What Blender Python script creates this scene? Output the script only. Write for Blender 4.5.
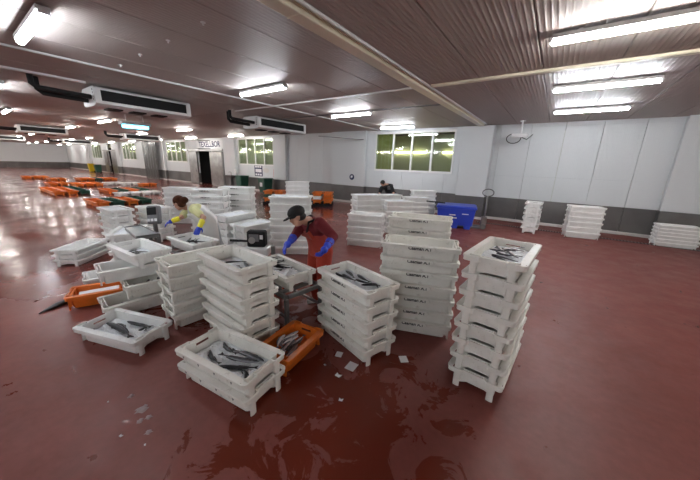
import bpy, bmesh, math, random
from mathutils import Vector, Matrix, Euler

random.seed(7)
scene = bpy.context.scene
C = scene.collection
for o in list(bpy.data.objects):
    bpy.data.objects.remove(o)

# ------------------------------------------------------------------ camera
FPX = 283.46
CAM = Vector((0, 0, 2.0))
YAW, PIT, ROL = -.6093, -.2613, .0313
_fw = Vector((math.sin(YAW)*math.cos(PIT), math.cos(YAW)*math.cos(PIT), math.sin(PIT)))
_r0 = Vector((math.cos(YAW), -math.sin(YAW), 0))
_u0 = _r0.cross(_fw)
_rt = _r0*math.cos(ROL) + _u0*math.sin(ROL)
_up = _u0*math.cos(ROL) - _r0*math.sin(ROL)
cd = bpy.data.cameras.new('camera')
cd.sensor_fit = 'HORIZONTAL'
cd.sensor_width = 36.0
cd.lens = FPX/700*36.0
cd.clip_end = 300
cam = bpy.data.objects.new('camera', cd)
C.objects.link(cam)
cam.matrix_world = Matrix.Translation(CAM) @ Matrix((_rt, _up, -_fw)).transposed().to_4x4()
scene.camera = cam

# ------------------------------------------------------------------ world and exposure
world = bpy.data.worlds.new('world')
scene.world = world
world.use_nodes = True
world.node_tree.nodes['Background'].inputs[0].default_value = (.55, .6, .65, 1)
world.node_tree.nodes['Background'].inputs[1].default_value = .05
scene.view_settings.view_transform = 'Standard'
scene.view_settings.look = 'None'
scene.view_settings.gamma = 1
scene.view_settings.use_curve_mapping = False
scene.view_settings.exposure = 0.72
TUBE = 58.0          # emission of the fluorescent diffusers


def ray(px, py):
    return _rt*(px-350) - _up*(py-240) + _fw*FPX


def at(px, py, z=0.0):                    # pixel -> point on the horizontal plane z
    d = ray(px, py)
    return CAM + d*((z-CAM.z)/d.z)


def dep(px, py, d):                       # pixel -> point at a depth along the optical axis
    return CAM + ray(px, py)*(d/FPX)


# ------------------------------------------------------------------ materials
def new_mat(name):
    m = bpy.data.materials.new(name)
    m.use_nodes = True
    nt = m.node_tree
    return m, nt, nt.nodes['Principled BSDF']


def mat(name, col, rough=.5, metal=0.0, spec=.5, noise=0.0, nscale=8.0, bump=0.0, emit=None, col2=None, detail=4):
    m, nt, b = new_mat(name)
    b.inputs['Base Color'].default_value = (*col, 1)
    b.inputs['Roughness'].default_value = rough
    b.inputs['Metallic'].default_value = metal
    b.inputs['Specular IOR Level'].default_value = spec
    if emit:
        b.inputs['Emission Color'].default_value = (*emit[0], 1)
        b.inputs['Emission Strength'].default_value = emit[1]
    if noise or bump:
        tc = nt.nodes.new('ShaderNodeTexCoord')
        n = nt.nodes.new('ShaderNodeTexNoise')
        n.inputs['Scale'].default_value = nscale
        n.inputs['Detail'].default_value = detail
        nt.links.new(tc.outputs['Object'], n.inputs['Vector'])
        if noise:
            r = nt.nodes.new('ShaderNodeValToRGB')
            r.color_ramp.elements[0].position = .35
            r.color_ramp.elements[1].position = .68
            c2 = col2 if col2 else tuple(c*(1-noise) for c in col)
            r.color_ramp.elements[0].color = (*c2, 1)
            r.color_ramp.elements[1].color = (*col, 1)
            nt.links.new(n.outputs['Fac'], r.inputs['Fac'])
            nt.links.new(r.outputs['Color'], b.inputs['Base Color'])
        if bump:
            bp = nt.nodes.new('ShaderNodeBump')
            bp.inputs['Strength'].default_value = bump
            bp.inputs['Distance'].default_value = .02
            nt.links.new(n.outputs['Fac'], bp.inputs['Height'])
            nt.links.new(bp.outputs['Normal'], b.inputs['Normal'])
    return m


def math_node(nt, op, a, b=None, c=None):
    n = nt.nodes.new('ShaderNodeMath')
    n.operation = op
    for i, v in enumerate((a, b, c)):
        if v is None:
            continue
        if hasattr(v, 'node'):
            nt.links.new(v, n.inputs[i])
        else:
            n.inputs[i].default_value = v
    return n.outputs[0]


M = {}
M['plastic'] = mat('white_plastic', (.87, .86, .81), .42, noise=.1, nscale=5, col2=(.79, .77, .71))


def scuff(m, scale, lo, hi, col):
    """brown scuffs and specks of dirt on moulded plastic"""
    nt = m.node_tree
    b = nt.nodes['Principled BSDF']
    src = b.inputs['Base Color'].links[0].from_socket
    tc = nt.nodes.new('ShaderNodeTexCoord')
    n = nt.nodes.new('ShaderNodeTexNoise')
    n.inputs['Scale'].default_value = scale
    n.inputs['Detail'].default_value = 6
    n.inputs['Roughness'].default_value = .7
    nt.links.new(tc.outputs['Object'], n.inputs['Vector'])
    mr = nt.nodes.new('ShaderNodeMapRange')
    mr.inputs['From Min'].default_value = lo
    mr.inputs['From Max'].default_value = hi
    mr.inputs['To Max'].default_value = .75
    nt.links.new(n.outputs['Fac'], mr.inputs['Value'])
    mx = nt.nodes.new('ShaderNodeMix')
    mx.data_type = 'RGBA'
    nt.links.new(mr.outputs[0], mx.inputs[0])
    nt.links.new(src, mx.inputs[6])
    mx.inputs[7].default_value = (*col, 1)
    nt.links.new(mx.outputs[2], b.inputs['Base Color'])


scuff(M['plastic'], 16, .58, .74, (.42, .38, .33))
M['plastic_cool'] = mat('bright_plastic', (.90, .90, .88), .4, noise=.08, nscale=5)
scuff(M['plastic_cool'], 14, .60, .76, (.45, .43, .40))
M['orange'] = mat('orange_plastic', (.80, .19, .02), .4, noise=.15, nscale=6)
M['green'] = mat('green_plastic', (.012, .07, .045), .4)
M['print'] = mat('black_print', (.02, .02, .022), .5)
M['print_blue'] = mat('blue_print', (.008, .014, .07), .5)
M['red_print'] = mat('red_print', (.6, .03, .03), .5)
M['paper'] = mat('paper', (.75, .75, .76), .7)
M['steel'] = mat('stainless_steel', (.40, .39, .38), .30, .9, noise=.25, nscale=3)
M['dark_steel'] = mat('dull_steel', (.20, .20, .20), .4, .7)
M['black'] = mat('black_plastic', (.012, .012, .013), .6, spec=.2)
M['rubber'] = mat('pipe_insulation', (.008, .008, .009), .75)
M['grey'] = mat('grey_plastic', (.16, .16, .17), .4)
M['white_metal'] = mat('white_metal', (.72, .72, .72), .35)
M['cream'] = mat('cream_paint', (.80, .76, .60), .35)
M['blue'] = mat('blue_tub', (.025, .06, .50), .4)
M['yellow'] = mat('yellow_plastic', (.75, .55, .02), .4)
M['skin'] = mat('skin', (.50, .27, .19), .5)
M['hair_brown'] = mat('brown_hair', (.055, .018, .008), .8, spec=.15, bump=.4, nscale=60)
M['hair_black'] = mat('black_hair', (.01, .009, .009), .5, bump=.4, nscale=60)
M['cap'] = mat('black_cap', (.012, .012, .012), .75)
M['sweater'] = mat('dark_red_sweater', (.16, .012, .018), .85, bump=.3, nscale=40)
M['overalls'] = mat('red_oilskin', (.42, .040, .018), .4, noise=.2, nscale=7)
M['glove_blue'] = mat('blue_glove', (.03, .07, .60), .35)
M['glove_yellow'] = mat('yellow_cuff', (.85, .75, .04), .45)
M['tee'] = mat('pale_yellow_tee', (.62, .62, .32), .8, bump=.2, nscale=30)
M['apron'] = mat('white_apron', (.78, .77, .75), .6, bump=.2, nscale=12)
M['trouser'] = mat('light_trousers', (.50, .53, .55), .7)
M['black_cloth'] = mat('black_cloth', (.01, .01, .012), .85)
M['dark_trouser'] = mat('dark_trousers', (.04, .04, .05), .8)
M['boot'] = mat('white_rubber_boot', (.7, .7, .68), .4)
M['bag'] = mat('clear_bag', (.72, .74, .75), .18, bump=.8, nscale=22)
M['eye'] = mat('eye', (.01, .01, .01), .2)
M['curtain'] = mat('dark_strip_curtain', (.06, .058, .055), .35)
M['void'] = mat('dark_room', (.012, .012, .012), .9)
M['corridor'] = mat('olive_room', (.50, .51, .38), .8)
M['strip_pale'] = mat('pale_strip', (.40, .42, .33), .6)
M['strip_olive'] = mat('olive_strip', (.34, .35, .14), .6)
M['frame'] = mat('white_window_frame', (.76, .76, .75), .4)


def ice_mat():
    m, nt, b = new_mat('crushed_ice')
    b.inputs['Base Color'].default_value = (.90, .93, .96, 1)
    b.inputs['Roughness'].default_value = .4
    tc = nt.nodes.new('ShaderNodeTexCoord')
    v = nt.nodes.new('ShaderNodeTexVoronoi')
    v.inputs['Scale'].default_value = 55
    nt.links.new(tc.outputs['Object'], v.inputs['Vector'])
    bp = nt.nodes.new('ShaderNodeBump')
    bp.inputs['Strength'].default_value = .8
    bp.inputs['Distance'].default_value = .02
    nt.links.new(v.outputs['Distance'], bp.inputs['Height'])
    nt.links.new(bp.outputs['Normal'], b.inputs['Normal'])
    return m


M['ice'] = ice_mat()


def fish_mat(name, back, belly, lo, hi):
    """dark back and pale belly, following the dorsal value stored on the skin"""
    m, nt, b = new_mat(name)
    at_ = nt.nodes.new('ShaderNodeAttribute')
    at_.attribute_name = 'dorsal'
    tc = nt.nodes.new('ShaderNodeTexCoord')
    n = nt.nodes.new('ShaderNodeTexNoise')
    n.inputs['Scale'].default_value = 30
    nt.links.new(tc.outputs['Object'], n.inputs['Vector'])
    v = math_node(nt, 'ADD', at_.outputs['Fac'], math_node(nt, 'MULTIPLY', math_node(nt, 'SUBTRACT', n.outputs['Fac'], .5), .6))
    mr = nt.nodes.new('ShaderNodeMapRange')
    mr.inputs['From Min'].default_value = lo
    mr.inputs['From Max'].default_value = hi
    nt.links.new(v, mr.inputs['Value'])
    mx = nt.nodes.new('ShaderNodeMix')
    mx.data_type = 'RGBA'
    mx.inputs[6].default_value = (*belly, 1)
    mx.inputs[7].default_value = (*back, 1)
    nt.links.new(mr.outputs[0], mx.inputs[0])
    nt.links.new(mx.outputs[2], b.inputs['Base Color'])
    b.inputs['Roughness'].default_value = .35
    return m


M['fish'] = fish_mat('dark_fish_skin', (.012, .013, .016), (.22, .22, .24), -.85, -.35)
M['fish_fin'] = mat('dark_fin', (.010, .011, .013), .45)
M['silver'] = fish_mat('silver_fish_skin', (.05, .055, .07), (.66, .60, .60), .25, .65)
M['silver_fin'] = mat('grey_fin', (.16, .16, .18), .4)


def floor_mat():
    m, nt, b = new_mat('red_resin_floor')
    tc = nt.nodes.new('ShaderNodeTexCoord')
    pos = tc.outputs['Object']

    def noise(scale, detail=5, rough=.6, dist=0.0):
        n = nt.nodes.new('ShaderNodeTexNoise')
        n.inputs['Scale'].default_value = scale
        n.inputs['Detail'].default_value = detail
        n.inputs['Roughness'].default_value = rough
        n.inputs['Distortion'].default_value = dist
        nt.links.new(pos, n.inputs['Vector'])
        return n.outputs['Fac']

    def ramp(v, a, c, x=0.0, y=1.0):
        mr = nt.nodes.new('ShaderNodeMapRange')
        mr.inputs['From Min'].default_value = a
        mr.inputs['From Max'].default_value = c
        mr.inputs['To Min'].default_value = x
        mr.inputs['To Max'].default_value = y
        nt.links.new(v, mr.inputs['Value'])
        return mr.outputs[0]

    def dist(c, r0, r1):                 # 1 inside r0, 0 outside r1
        vm = nt.nodes.new('ShaderNodeVectorMath')
        vm.operation = 'DISTANCE'
        nt.links.new(pos, vm.inputs[0])
        vm.inputs[1].default_value = c
        return ramp(vm.outputs['Value'], r0, r1, 1, 0)
    big = noise(.45, 4)
    fine = noise(14, 6)
    mid = noise(2.6, 6, .62, .9)
    # washed-down area round the boxes and the wet far end of the hall
    near = math_node(nt, 'MAXIMUM', dist((-1.25, 1.55, 0), .35, 1.45), dist((-3.2, 2.4, 0), .3, 1.7))
    wetv = math_node(nt, 'ADD', mid, math_node(nt, 'MULTIPLY', near, .26))
    wet = ramp(wetv, .645, .69)
    sx = nt.nodes.new('ShaderNodeSeparateXYZ')
    nt.links.new(pos, sx.inputs[0])
    far = ramp(sx.outputs['X'], -7.5, -3.2, 1, 0)
    # colours
    c = nt.nodes.new('ShaderNodeMix')
    c.data_type = 'RGBA'
    c.inputs[6].default_value = (.150, .036, .027, 1)
    c.inputs[7].default_value = (.210, .057, .045, 1)
    nt.links.new(ramp(math_node(nt, 'ADD', math_node(nt, 'MULTIPLY', fine, .35), math_node(nt, 'MULTIPLY', big, .65)), .38, .62), c.inputs[0])
    c2 = nt.nodes.new('ShaderNodeMix')
    c2.data_type = 'RGBA'
    nt.links.new(c.outputs[2], c2.inputs[6])
    c2.inputs[7].default_value = (.125, .021, .011, 1)
    nt.links.new(wet, c2.inputs[0])
    nt.links.new(c2.outputs[2], b.inputs['Base Color'])
    # gloss
    r_dry = ramp(noise(3.0, 5), .35, .65, .42, .58)
    r_far = ramp(noise(1.1, 5, .6, .6), .38, .62, .10, .26)
    mixr = nt.nodes.new('ShaderNodeMix')
    nt.links.new(far, mixr.inputs[0])
    nt.links.new(r_dry, mixr.inputs[2])
    nt.links.new(r_far, mixr.inputs[3])
    mixw = nt.nodes.new('ShaderNodeMix')
    nt.links.new(wet, mixw.inputs[0])
    nt.links.new(mixr.outputs[0], mixw.inputs[2])
    mixw.inputs[3].default_value = .12
    nt.links.new(mixw.outputs[0], b.inputs['Roughness'])
    b.inputs['Specular IOR Level'].default_value = .38
    bp = nt.nodes.new('ShaderNodeBump')
    bp.inputs['Strength'].default_value = .12
    bp.inputs['Distance'].default_value = .02
    h = math_node(nt, 'ADD', math_node(nt, 'MULTIPLY', fine, .5), noise(1.6, 3))
    nt.links.new(h, bp.inputs['Height'])
    nt.links.new(bp.outputs['Normal'], b.inputs['Normal'])
    return m


def ribbed(name, col, rough, pitch, strength, axis):
    m, nt, b = new_mat(name)
    b.inputs['Base Color'].default_value = (*col, 1)
    b.inputs['Roughness'].default_value = rough
    b.inputs['Specular IOR Level'].default_value = .12
    tc = nt.nodes.new('ShaderNodeTexCoord')
    sp = nt.nodes.new('ShaderNodeSeparateXYZ')
    nt.links.new(tc.outputs['Object'], sp.inputs[0])
    s = math_node(nt, 'SINE', math_node(nt, 'MULTIPLY', sp.outputs[axis], 2*math.pi/pitch))
    s = math_node(nt, 'POWER', math_node(nt, 'ABSOLUTE', s), 6)
    bp = nt.nodes.new('ShaderNodeBump')
    bp.inputs['Strength'].default_value = strength
    bp.inputs['Distance'].default_value = .008
    nt.links.new(s, bp.inputs['Height'])
    nt.links.new(bp.outputs['Normal'], b.inputs['Normal'])
    return m


M['floor'] = floor_mat()
M['ceil'] = ribbed('ceiling_panel_sheet', (.44, .395, .37), .50, .125, .9, 'X')
M['wall'] = ribbed('wall_panel_sheet', (.64, .66, .67), .38, .10, .35, 'X')
M['joint'] = mat('panel_joint', (.05, .045, .04), .8)
M['dado'] = mat('steel_dado', (.17, .163, .158), .38, .35, noise=.35, nscale=.9, bump=.1)
M['kerb'] = mat('pale_kerb', (.62, .60, .57), .5)


def glass_mat():
    m = bpy.data.materials.new('window_glass')
    m.use_nodes = True
    nt = m.node_tree
    nt.nodes.clear()
    out = nt.nodes.new('ShaderNodeOutputMaterial')
    tr = nt.nodes.new('ShaderNodeBsdfTransparent')
    tr.inputs[0].default_value = (.80, .84, .76, 1)
    gl = nt.nodes.new('ShaderNodeBsdfGlossy')
    gl.inputs['Roughness'].default_value = .06
    gl.inputs['Color'].default_value = (.9, .95, .9, 1)
    mx = nt.nodes.new('ShaderNodeMixShader')
    lw = nt.nodes.new('ShaderNodeLayerWeight')
    lw.inputs['Blend'].default_value = .5
    fac = math_node(nt, 'ADD', math_node(nt, 'MULTIPLY', math_node(nt, 'POWER', lw.outputs['Facing'], 3.0), .45), .05)
    nt.links.new(fac, mx.inputs[0])
    nt.links.new(tr.outputs[0], mx.inputs[1])
    nt.links.new(gl.outputs[0], mx.inputs[2])
    nt.links.new(mx.outputs[0], out.inputs[0])
    return m


M['glass'] = glass_mat()


def emit_mat(name, col, s):
    m = bpy.data.materials.new(name)
    m.use_nodes = True
    nt = m.node_tree
    b = nt.nodes['Principled BSDF']
    b.inputs['Base Color'].default_value = (.8, .8, .8, 1)
    b.inputs['Emission Color'].default_value = (*col, 1)
    b.inputs['Emission Strength'].default_value = s
    return m


M['tube'] = emit_mat('lit_diffuser', (1.0, .97, .92), TUBE)
M['tube_cool'] = emit_mat('lit_diffuser_cool', (.90, .95, 1.0), TUBE)
M['cyan'] = emit_mat('ultraviolet_tube', (.12, .75, 1.0), 4)


# ------------------------------------------------------------------ mesh helpers
class MB:
    def __init__(self):
        self.v, self.f = [], []

    def add(self, vs, fs):
        n = len(self.v)
        self.v += [tuple(p) for p in vs]
        self.f += [tuple(i+n for i in f) for f in fs]

    def box(self, x0, x1, y0, y1, z0, z1):
        self.add([(x0, y0, z0), (x1, y0, z0), (x1, y1, z0), (x0, y1, z0), (x0, y0, z1), (x1, y0, z1), (x1, y1, z1), (x0, y1, z1)],
                 [(0, 3, 2, 1), (4, 5, 6, 7), (0, 1, 5, 4), (1, 2, 6, 5), (2, 3, 7, 6), (3, 0, 4, 7)])
        return self

    def loft(self, loops, cap0=True, cap1=True):
        n = len(loops[0])
        vs = [p for l in loops for p in l]
        fs = []
        for k in range(len(loops)-1):
            for i in range(n):
                j = (i+1) % n
                fs.append((k*n+i, k*n+j, (k+1)*n+j, (k+1)*n+i))
        if cap0:
            fs.append(tuple(range(n-1, -1, -1)))
        if cap1:
            fs.append(tuple((len(loops)-1)*n+i for i in range(n)))
        self.add(vs, fs)
        return self

    def tube(self, pts, rad, n=8, flat=None, rot=0.0):
        """tube through pts; rad float or list of float/(a,b); flat = preferred first cross axis"""
        pts = [Vector(p) for p in pts]
        loops = []
        prev = None
        for i, p in enumerate(pts):
            t = (pts[min(i+1, len(pts)-1)]-pts[max(i-1, 0)]).normalized()
            ref = Vector(flat) if flat is not None else (prev if prev is not None else (Vector((0, 0, 1)) if abs(t.z) < .9 else Vector((1, 0, 0))))
            a = (ref - t*ref.dot(t)).normalized()
            prev = a
            b = t.cross(a)
            r = rad[i] if isinstance(rad, (list, tuple)) else rad
            ra, rb = r if isinstance(r, (list, tuple)) else (r, r)
            loops.append([p + a*(ra*math.cos(2*math.pi*k/n+rot)) + b*(rb*math.sin(2*math.pi*k/n+rot)) for k in range(n)])
        return self.loft(loops)

    def ball(self, c, r, n=10, m=7, axes=None):
        c = Vector(c)
        rx, ry, rz = r if isinstance(r, (list, tuple)) else (r, r, r)
        A = axes or (Vector((1, 0, 0)), Vector((0, 1, 0)), Vector((0, 0, 1)))
        loops = []
        for k in range(1, m):
            th = math.pi*k/m
            loops.append([c + A[0]*(rx*math.sin(th)*math.cos(2*math.pi*i/n)) + A[1]*(ry*math.sin(th)*math.sin(2*math.pi*i/n)) - A[2]*(rz*math.cos(th)) for i in range(n)])
        return self.loft(loops)

    def cyl(self, c, r, h, n=16, r2=None):
        r2 = r if r2 is None else r2
        x, y, z = c
        return self.loft([[(x+r*math.cos(2*math.pi*i/n), y+r*math.sin(2*math.pi*i/n), z) for i in range(n)],
                          [(x+r2*math.cos(2*math.pi*i/n), y+r2*math.sin(2*math.pi*i/n), z+h) for i in range(n)]])

    def mesh(self, name, m, smooth=False):
        me = bpy.data.meshes.new(name)
        me.from_pydata(self.v, [], self.f)
        me.materials.append(M[m] if isinstance(m, str) else m)
        if smooth:
            for p in me.polygons:
                p.use_smooth = True
        me.update()
        return me


def link(name, me, parent=None, loc=(0, 0, 0), rot=(0, 0, 0)):
    o = bpy.data.objects.new(name, me)
    C.objects.link(o)
    o.location = loc
    o.rotation_euler = rot
    if parent is not None:
        o.parent = parent
    return o


def tag(o, label, cat, group=None, kind=None):
    o['label'] = label
    o['category'] = cat
    if group:
        o['group'] = group
    if kind:
        o['kind'] = kind
    return o


def struct(o, label=None, cat=None):
    o['kind'] = 'structure'
    if label:
        o['label'] = label
    if cat:
        o['category'] = cat
    return o


def empty(name, loc=(0, 0, 0), rz=0.0):
    return link(name, None, None, loc, (0, 0, rz))


def bevel(me, w, seg=1):
    bm = bmesh.new()
    bm.from_mesh(me)
    bmesh.ops.remove_doubles(bm, verts=bm.verts, dist=1e-5)
    bmesh.ops.bevel(bm, geom=[e for e in bm.edges if len(e.link_faces) == 2 and e.calc_face_angle() > .5], offset=w, segments=seg, affect='EDGES', clamp_overlap=True)
    bm.to_mesh(me)
    bm.free()
    return me


def clean(me):
    bm = bmesh.new()
    bm.from_mesh(me)
    bmesh.ops.recalc_face_normals(bm, faces=bm.faces)
    bm.to_mesh(me)
    bm.free()
    return me


def bx(name, m, parent, x0, x1, y0, y1, z0, z1, bev=0.0):
    me = MB().box(x0, x1, y0, y1, z0, z1).mesh(name, m)
    if bev:
        bevel(me, bev)
    return link(name, me, parent)


def text_mesh(txt, size, m, extrude=.0005, bold=.03):
    cu = bpy.data.curves.new('lettering', 'FONT')
    cu.body = txt
    cu.size = size
    cu.align_x = 'CENTER'
    cu.align_y = 'CENTER'
    cu.extrude = extrude
    cu.offset = size*bold
    ob = bpy.data.objects.new('lettering', cu)
    C.objects.link(ob)
    dg = bpy.context.evaluated_depsgraph_get()
    me = bpy.data.meshes.new_from_object(ob.evaluated_get(dg))
    bpy.data.objects.remove(ob)
    me.materials.clear()
    me.materials.append(M[m])
    return me


# ================================================================== SETTING
XL, XR, YF, YB, HC = -66.0, 8.0, -8.0, 12.75, 3.62
floor = struct(link('floor', MB().box(XL-.3, XR+.3, YF-.3, YB+4, -.2, 0).mesh('floor', 'floor')), 'wet dark red resin floor of the fish hall', 'floor')

ceiling = struct(link('ceiling', MB().box(XL-.3, XR+.3, YF-.3, YB+4, HC+.05, HC+.2).mesh('ceiling', 'joint')), 'low ceiling of long ribbed panels', 'ceiling')
PW = .985
pm1 = bevel(MB().box(-PW/2+.006, PW/2-.006, YF, 6.17, HC, HC+.05).mesh('ceiling_panel', 'ceil'), .006)
pm2 = bevel(MB().box(-PW/2+.006, PW/2-.006, 6.20, YB, HC, HC+.05).mesh('ceiling_panel', 'ceil'), .006)
x = -1.47 + PW*9.5
while x > XL:
    for pmsh in (pm1, pm2):
        link('ceiling_panel', pmsh, ceiling, (x, 0, 0))
    x -= PW

# back wall with window and door openings
WZ0, WZ1 = 1.75, 3.50
WINS = [(-7.5, -3.7), (-18.9, -15.1), (-30.2, -26.5), (-41.3, -37.5), (-52.6, -48.8)]
DOORS = [(-25.9, -20.9, -24.6, -22.6), (-47.6, -43.2, -46.4, -45.0)]   # leaf span, opening span
DH = 2.62
wall_back = struct(link('wall_back', None), 'white panelled wall with steel dado, windows and sliding doors', 'wall')
DADO = .90


def free_spans(z0, z1, a, b):
    holes = []
    if z1 > WZ0 and z0 < WZ1:
        holes += [w for w in WINS]
    if z0 < DH:
        holes += [(d[2], d[3]) for d in DOORS]
    spans, cur = [], a
    for h0, h1 in sorted(holes):
        if h1 <= cur or h0 >= b:
            continue
        if h0 > cur:
            spans.append((cur, h0))
        cur = max(cur, h1)
    if cur < b:
        spans.append((cur, b))
    return spans


def wall_piece(name, m, x0, x1, z0, z1, y0, y1):
    for a, b in free_spans(z0, z1, x0, x1):
        if b-a > .02:
            bx(name, m, wall_back, a+.004, b-.004, y0, y1, z0, z1, .004)


x = XR
PANW = 1.0
k = 0
while x > XL:
    x0 = max(x-PANW, XL)
    wall_piece('wall_panel', 'wall', x0, x, DADO, WZ0, YB, YB+.1)
    wall_piece('wall_panel', 'wall', x0, x, WZ0, WZ1, YB, YB+.1)
    wall_piece('wall_panel', 'wall', x0, x, WZ1, HC+.04, YB, YB+.1)
    x = x0
x = XR
while x > XL:
    x0 = max(x-3.0, XL)
    wall_piece('dado_sheet', 'dado', x0, x, .10, DADO-.004, YB-.012, YB+.1)
    x = x0
for a, b in free_spans(0, .1, XL, XR):
    bx('wall_kerb', 'kerb', wall_back, a, b, YB-.06, YB+.1, 0, .10, .01)

# columns along the back wall
ci = 1
for (x0, x1, pr) in [(-3.28, -2.16, .52), (2.78, 3.98, .24), (-10.15, -8.0, .22), (-14.95, -13.8, .22), (-20.5, -19.1, .22), (-31.0, -30.5, .2), (-36.4, -35.0, .22), (-43.0, -42.0, .22), (-54.6, -53.4, .22)]:
    t = struct(empty('trim_%d' % ci, ((x0+x1)/2, YB-pr/2, 0)), 'white clad wall column with steel dado', 'column')
    w = (x1-x0)/2
    bx('column_panel', 'wall', t, -w, w, -pr/2, pr/2-.013, DADO, HC-.06 if ci == 1 else HC, .01)
    bx('dado_sheet', 'dado', t, -w-.006, w+.006, -pr/2-.006, pr/2-.013, .1, DADO-.004, .006)
    bx('wall_kerb', 'kerb', t, -w-.02, w+.02, -pr/2-.02, pr/2-.06, 0, .1, .01)
    ci += 1

# other walls
wl = struct(link('wall_left', None), 'white end wall with grey dado at the far end', 'wall')
y = YF
while y < YB:
    bx('wall_panel', 'wall', wl, XL-.1, XL, y+.004, min(y+2, YB)-.004, DADO, HC+.04)
    bx('dado_sheet', 'dado', wl, XL-.1, XL+.012, y+.004, min(y+2, YB)-.004, 0, DADO)
    y += 2
for nm, a in (('wall_right', (XR, XR+.1, YF, YB)), ('wall_front', (XL, XR, YF-.1, YF))):
    w = struct(link(nm, None), 'white panelled hall wall with grey dado', 'wall')
    bx('wall_panel', 'wall', w, *a, DADO, HC+.04)
    bx('dado_sheet', 'dado', w, *a, 0, DADO)

# corridor behind the windows
cor = struct(link('wall_corridor', MB().box(XL, XR, YB+2.6, YB+2.7, 0, HC).mesh('wall_corridor', 'corridor')), 'olive green wall of the corridor behind the windows', 'wall')
for i in range(14):
    xx = -3.5-3.9*i
    lt = tag(link('corridor_tube_light', MB().box(-1.5, 1.5, -.04, .04, -.05, .0).mesh('corridor_tube_light', emit_mat('corridor_tube', (1, .93, .62), 12)), None, (xx, YB+2.56, 2.75)), 'yellowish tube light glowing in the corridor behind the windows', 'light', 'tube lights in the corridor')

# windows
for i, (a, b) in enumerate(WINS):
    w = struct(empty('window_%d' % (i+1), ((a+b)/2, YB, WZ0)), 'four-pane white framed window in the panelled wall', 'window')
    hw, h = (b-a)/2, WZ1-WZ0
    fr = MB()
    t = .06
    fr.box(-hw-.03, hw+.03, -.035, .09, -.03, t)
    fr.box(-hw-.03, hw+.03, -.035, .09, h-t, h+.03)
    for xx in (-hw-.03, hw-t+.03):
        fr.box(xx, xx+t, -.035, .09, t, h-t)
    link('window_frame', fr.mesh('window_frame', 'frame'), w)
    pw = 2*hw/4
    for k in range(1, 4):
        bx('mullion', 'frame', w, -hw+k*pw-.04, -hw+k*pw+.04, -.03, .085, t, h-t)
    for k in range(4):
        bx('pane', 'glass', w, -hw+k*pw+.03, -hw+(k+1)*pw-.03, .02, .026, t*.5, h-t*.5)
        # thin curtain strips hanging behind each pane
        if i > 0 or k == 0:
            for q in range(4):
                bx('curtain_strip', 'strip_pale' if i else 'strip_olive', w, -hw+k*pw+.06+q*.21, -hw+k*pw+.25+q*.21, .12+.012*(q % 2), .13+.012*(q % 2), .0, h)

# sliding doors
for i, (l0, l1, o0, o1) in enumerate(DOORS):
    d = struct(empty('door_%d' % (i+1), ((l0+l1)/2, YB, 0)), 'steel sliding cold-room door standing half open', 'door')
    cx = (l0+l1)/2
    bx('door_leaf', 'steel', d, l0-cx, o0-cx+.02, -.14, -.05, .03, DH, .01)
    bx('door_leaf', 'steel', d, o1-cx-.02, l1-cx, -.14, -.05, .03, DH, .01)
    bx('door_rail', 'steel', d, l0-cx-.1, l1-cx+.25, -.2, -.02, DH+.03, DH+.19, .01)
    bx('door_post', 'dark_steel', d, l1-cx+.02, l1-cx+.14, -.12, -.02, 0, DH, .01)
    lf = [c for c in d.children if c.name.startswith('door_leaf')]
    for f, xx in ((lf[0], o0-cx-.15), (lf[1], o1-cx+.15)):
        link('handle', MB().tube([(xx, -.14, 1.0), (xx, -.2, 1.02), (xx, -.2, 1.3), (xx, -.14, 1.32)], .015, 6).mesh('handle', 'dark_steel'), f)
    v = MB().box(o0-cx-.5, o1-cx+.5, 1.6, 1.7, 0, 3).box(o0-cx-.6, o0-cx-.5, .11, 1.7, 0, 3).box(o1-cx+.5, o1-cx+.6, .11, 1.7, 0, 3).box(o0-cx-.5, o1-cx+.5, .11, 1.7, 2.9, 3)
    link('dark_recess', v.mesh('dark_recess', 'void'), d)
sg = tag(empty('door_sign', (-22.7, YB-.03, 3.16)), 'white board with dark blue lettering above the sliding door', 'sign')
bx('sign_board', 'paper', sg, -1.9, 1.9, 0, .028, -.28, .28)
link('lettering', text_mesh('TEXELLBOR', .58, 'print_blue', .002, .025), sg, (0, -.006, 0), (math.pi/2, 0, 0))

# dark strip curtain
tcur = tag(empty('strip_curtain', (-32.8, YB-.5, 0)), 'dark strip curtain hanging from ceiling to floor by the wall', 'curtain')
for k in range(10):
    bx('curtain_strip', 'curtain', tcur, -1.45+.29*k, -1.45+.29*k+.27, -.02+(k % 2)*.03, .0+(k % 2)*.03, .02, HC-.12)
bx('curtain_rail', 'dark_steel', tcur, -1.5, 1.5, -.05, .06, HC-.12, HC)

# ceiling beams and trunking
b1 = struct(empty('trim_20', (-2.62, 2, HC)), 'cream painted steel beam under the ceiling', 'beam')
bx('beam_flange', 'cream', b1, -.10, .10, -9.5, YB-2.55, -.085, 0, .008)
bx('beam_web', 'cream', b1, .10, .125, -9.5, YB-2.55, -.03, 0)
for yy in (-2.2, .55, 3.3, 6.6):
    bx('beam_splice', 'cream', b1, -.103, .103, yy, yy+.02, -.088, -.0)
b1b = struct(link('trim_21', MB().tube([(-2.44, YF, HC-.025), (-2.44, YB-.6, HC-.025)], .022, 8).mesh('trim_21', 'white_metal')), 'pale cable conduit running beside the beam', 'conduit')
b2 = struct(empty('trim_22', (0, 6.19, HC)), 'pale trunking crossing the ceiling', 'trunking')
bx('trunking_length', 'cream', b2, -2.40, 8, -.05, .05, -.045, 0, .005)
bx('trunking_length', 'white_metal', b2, -9.2, -2.74, -.04, .04, -.025, 0, .005)
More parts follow.
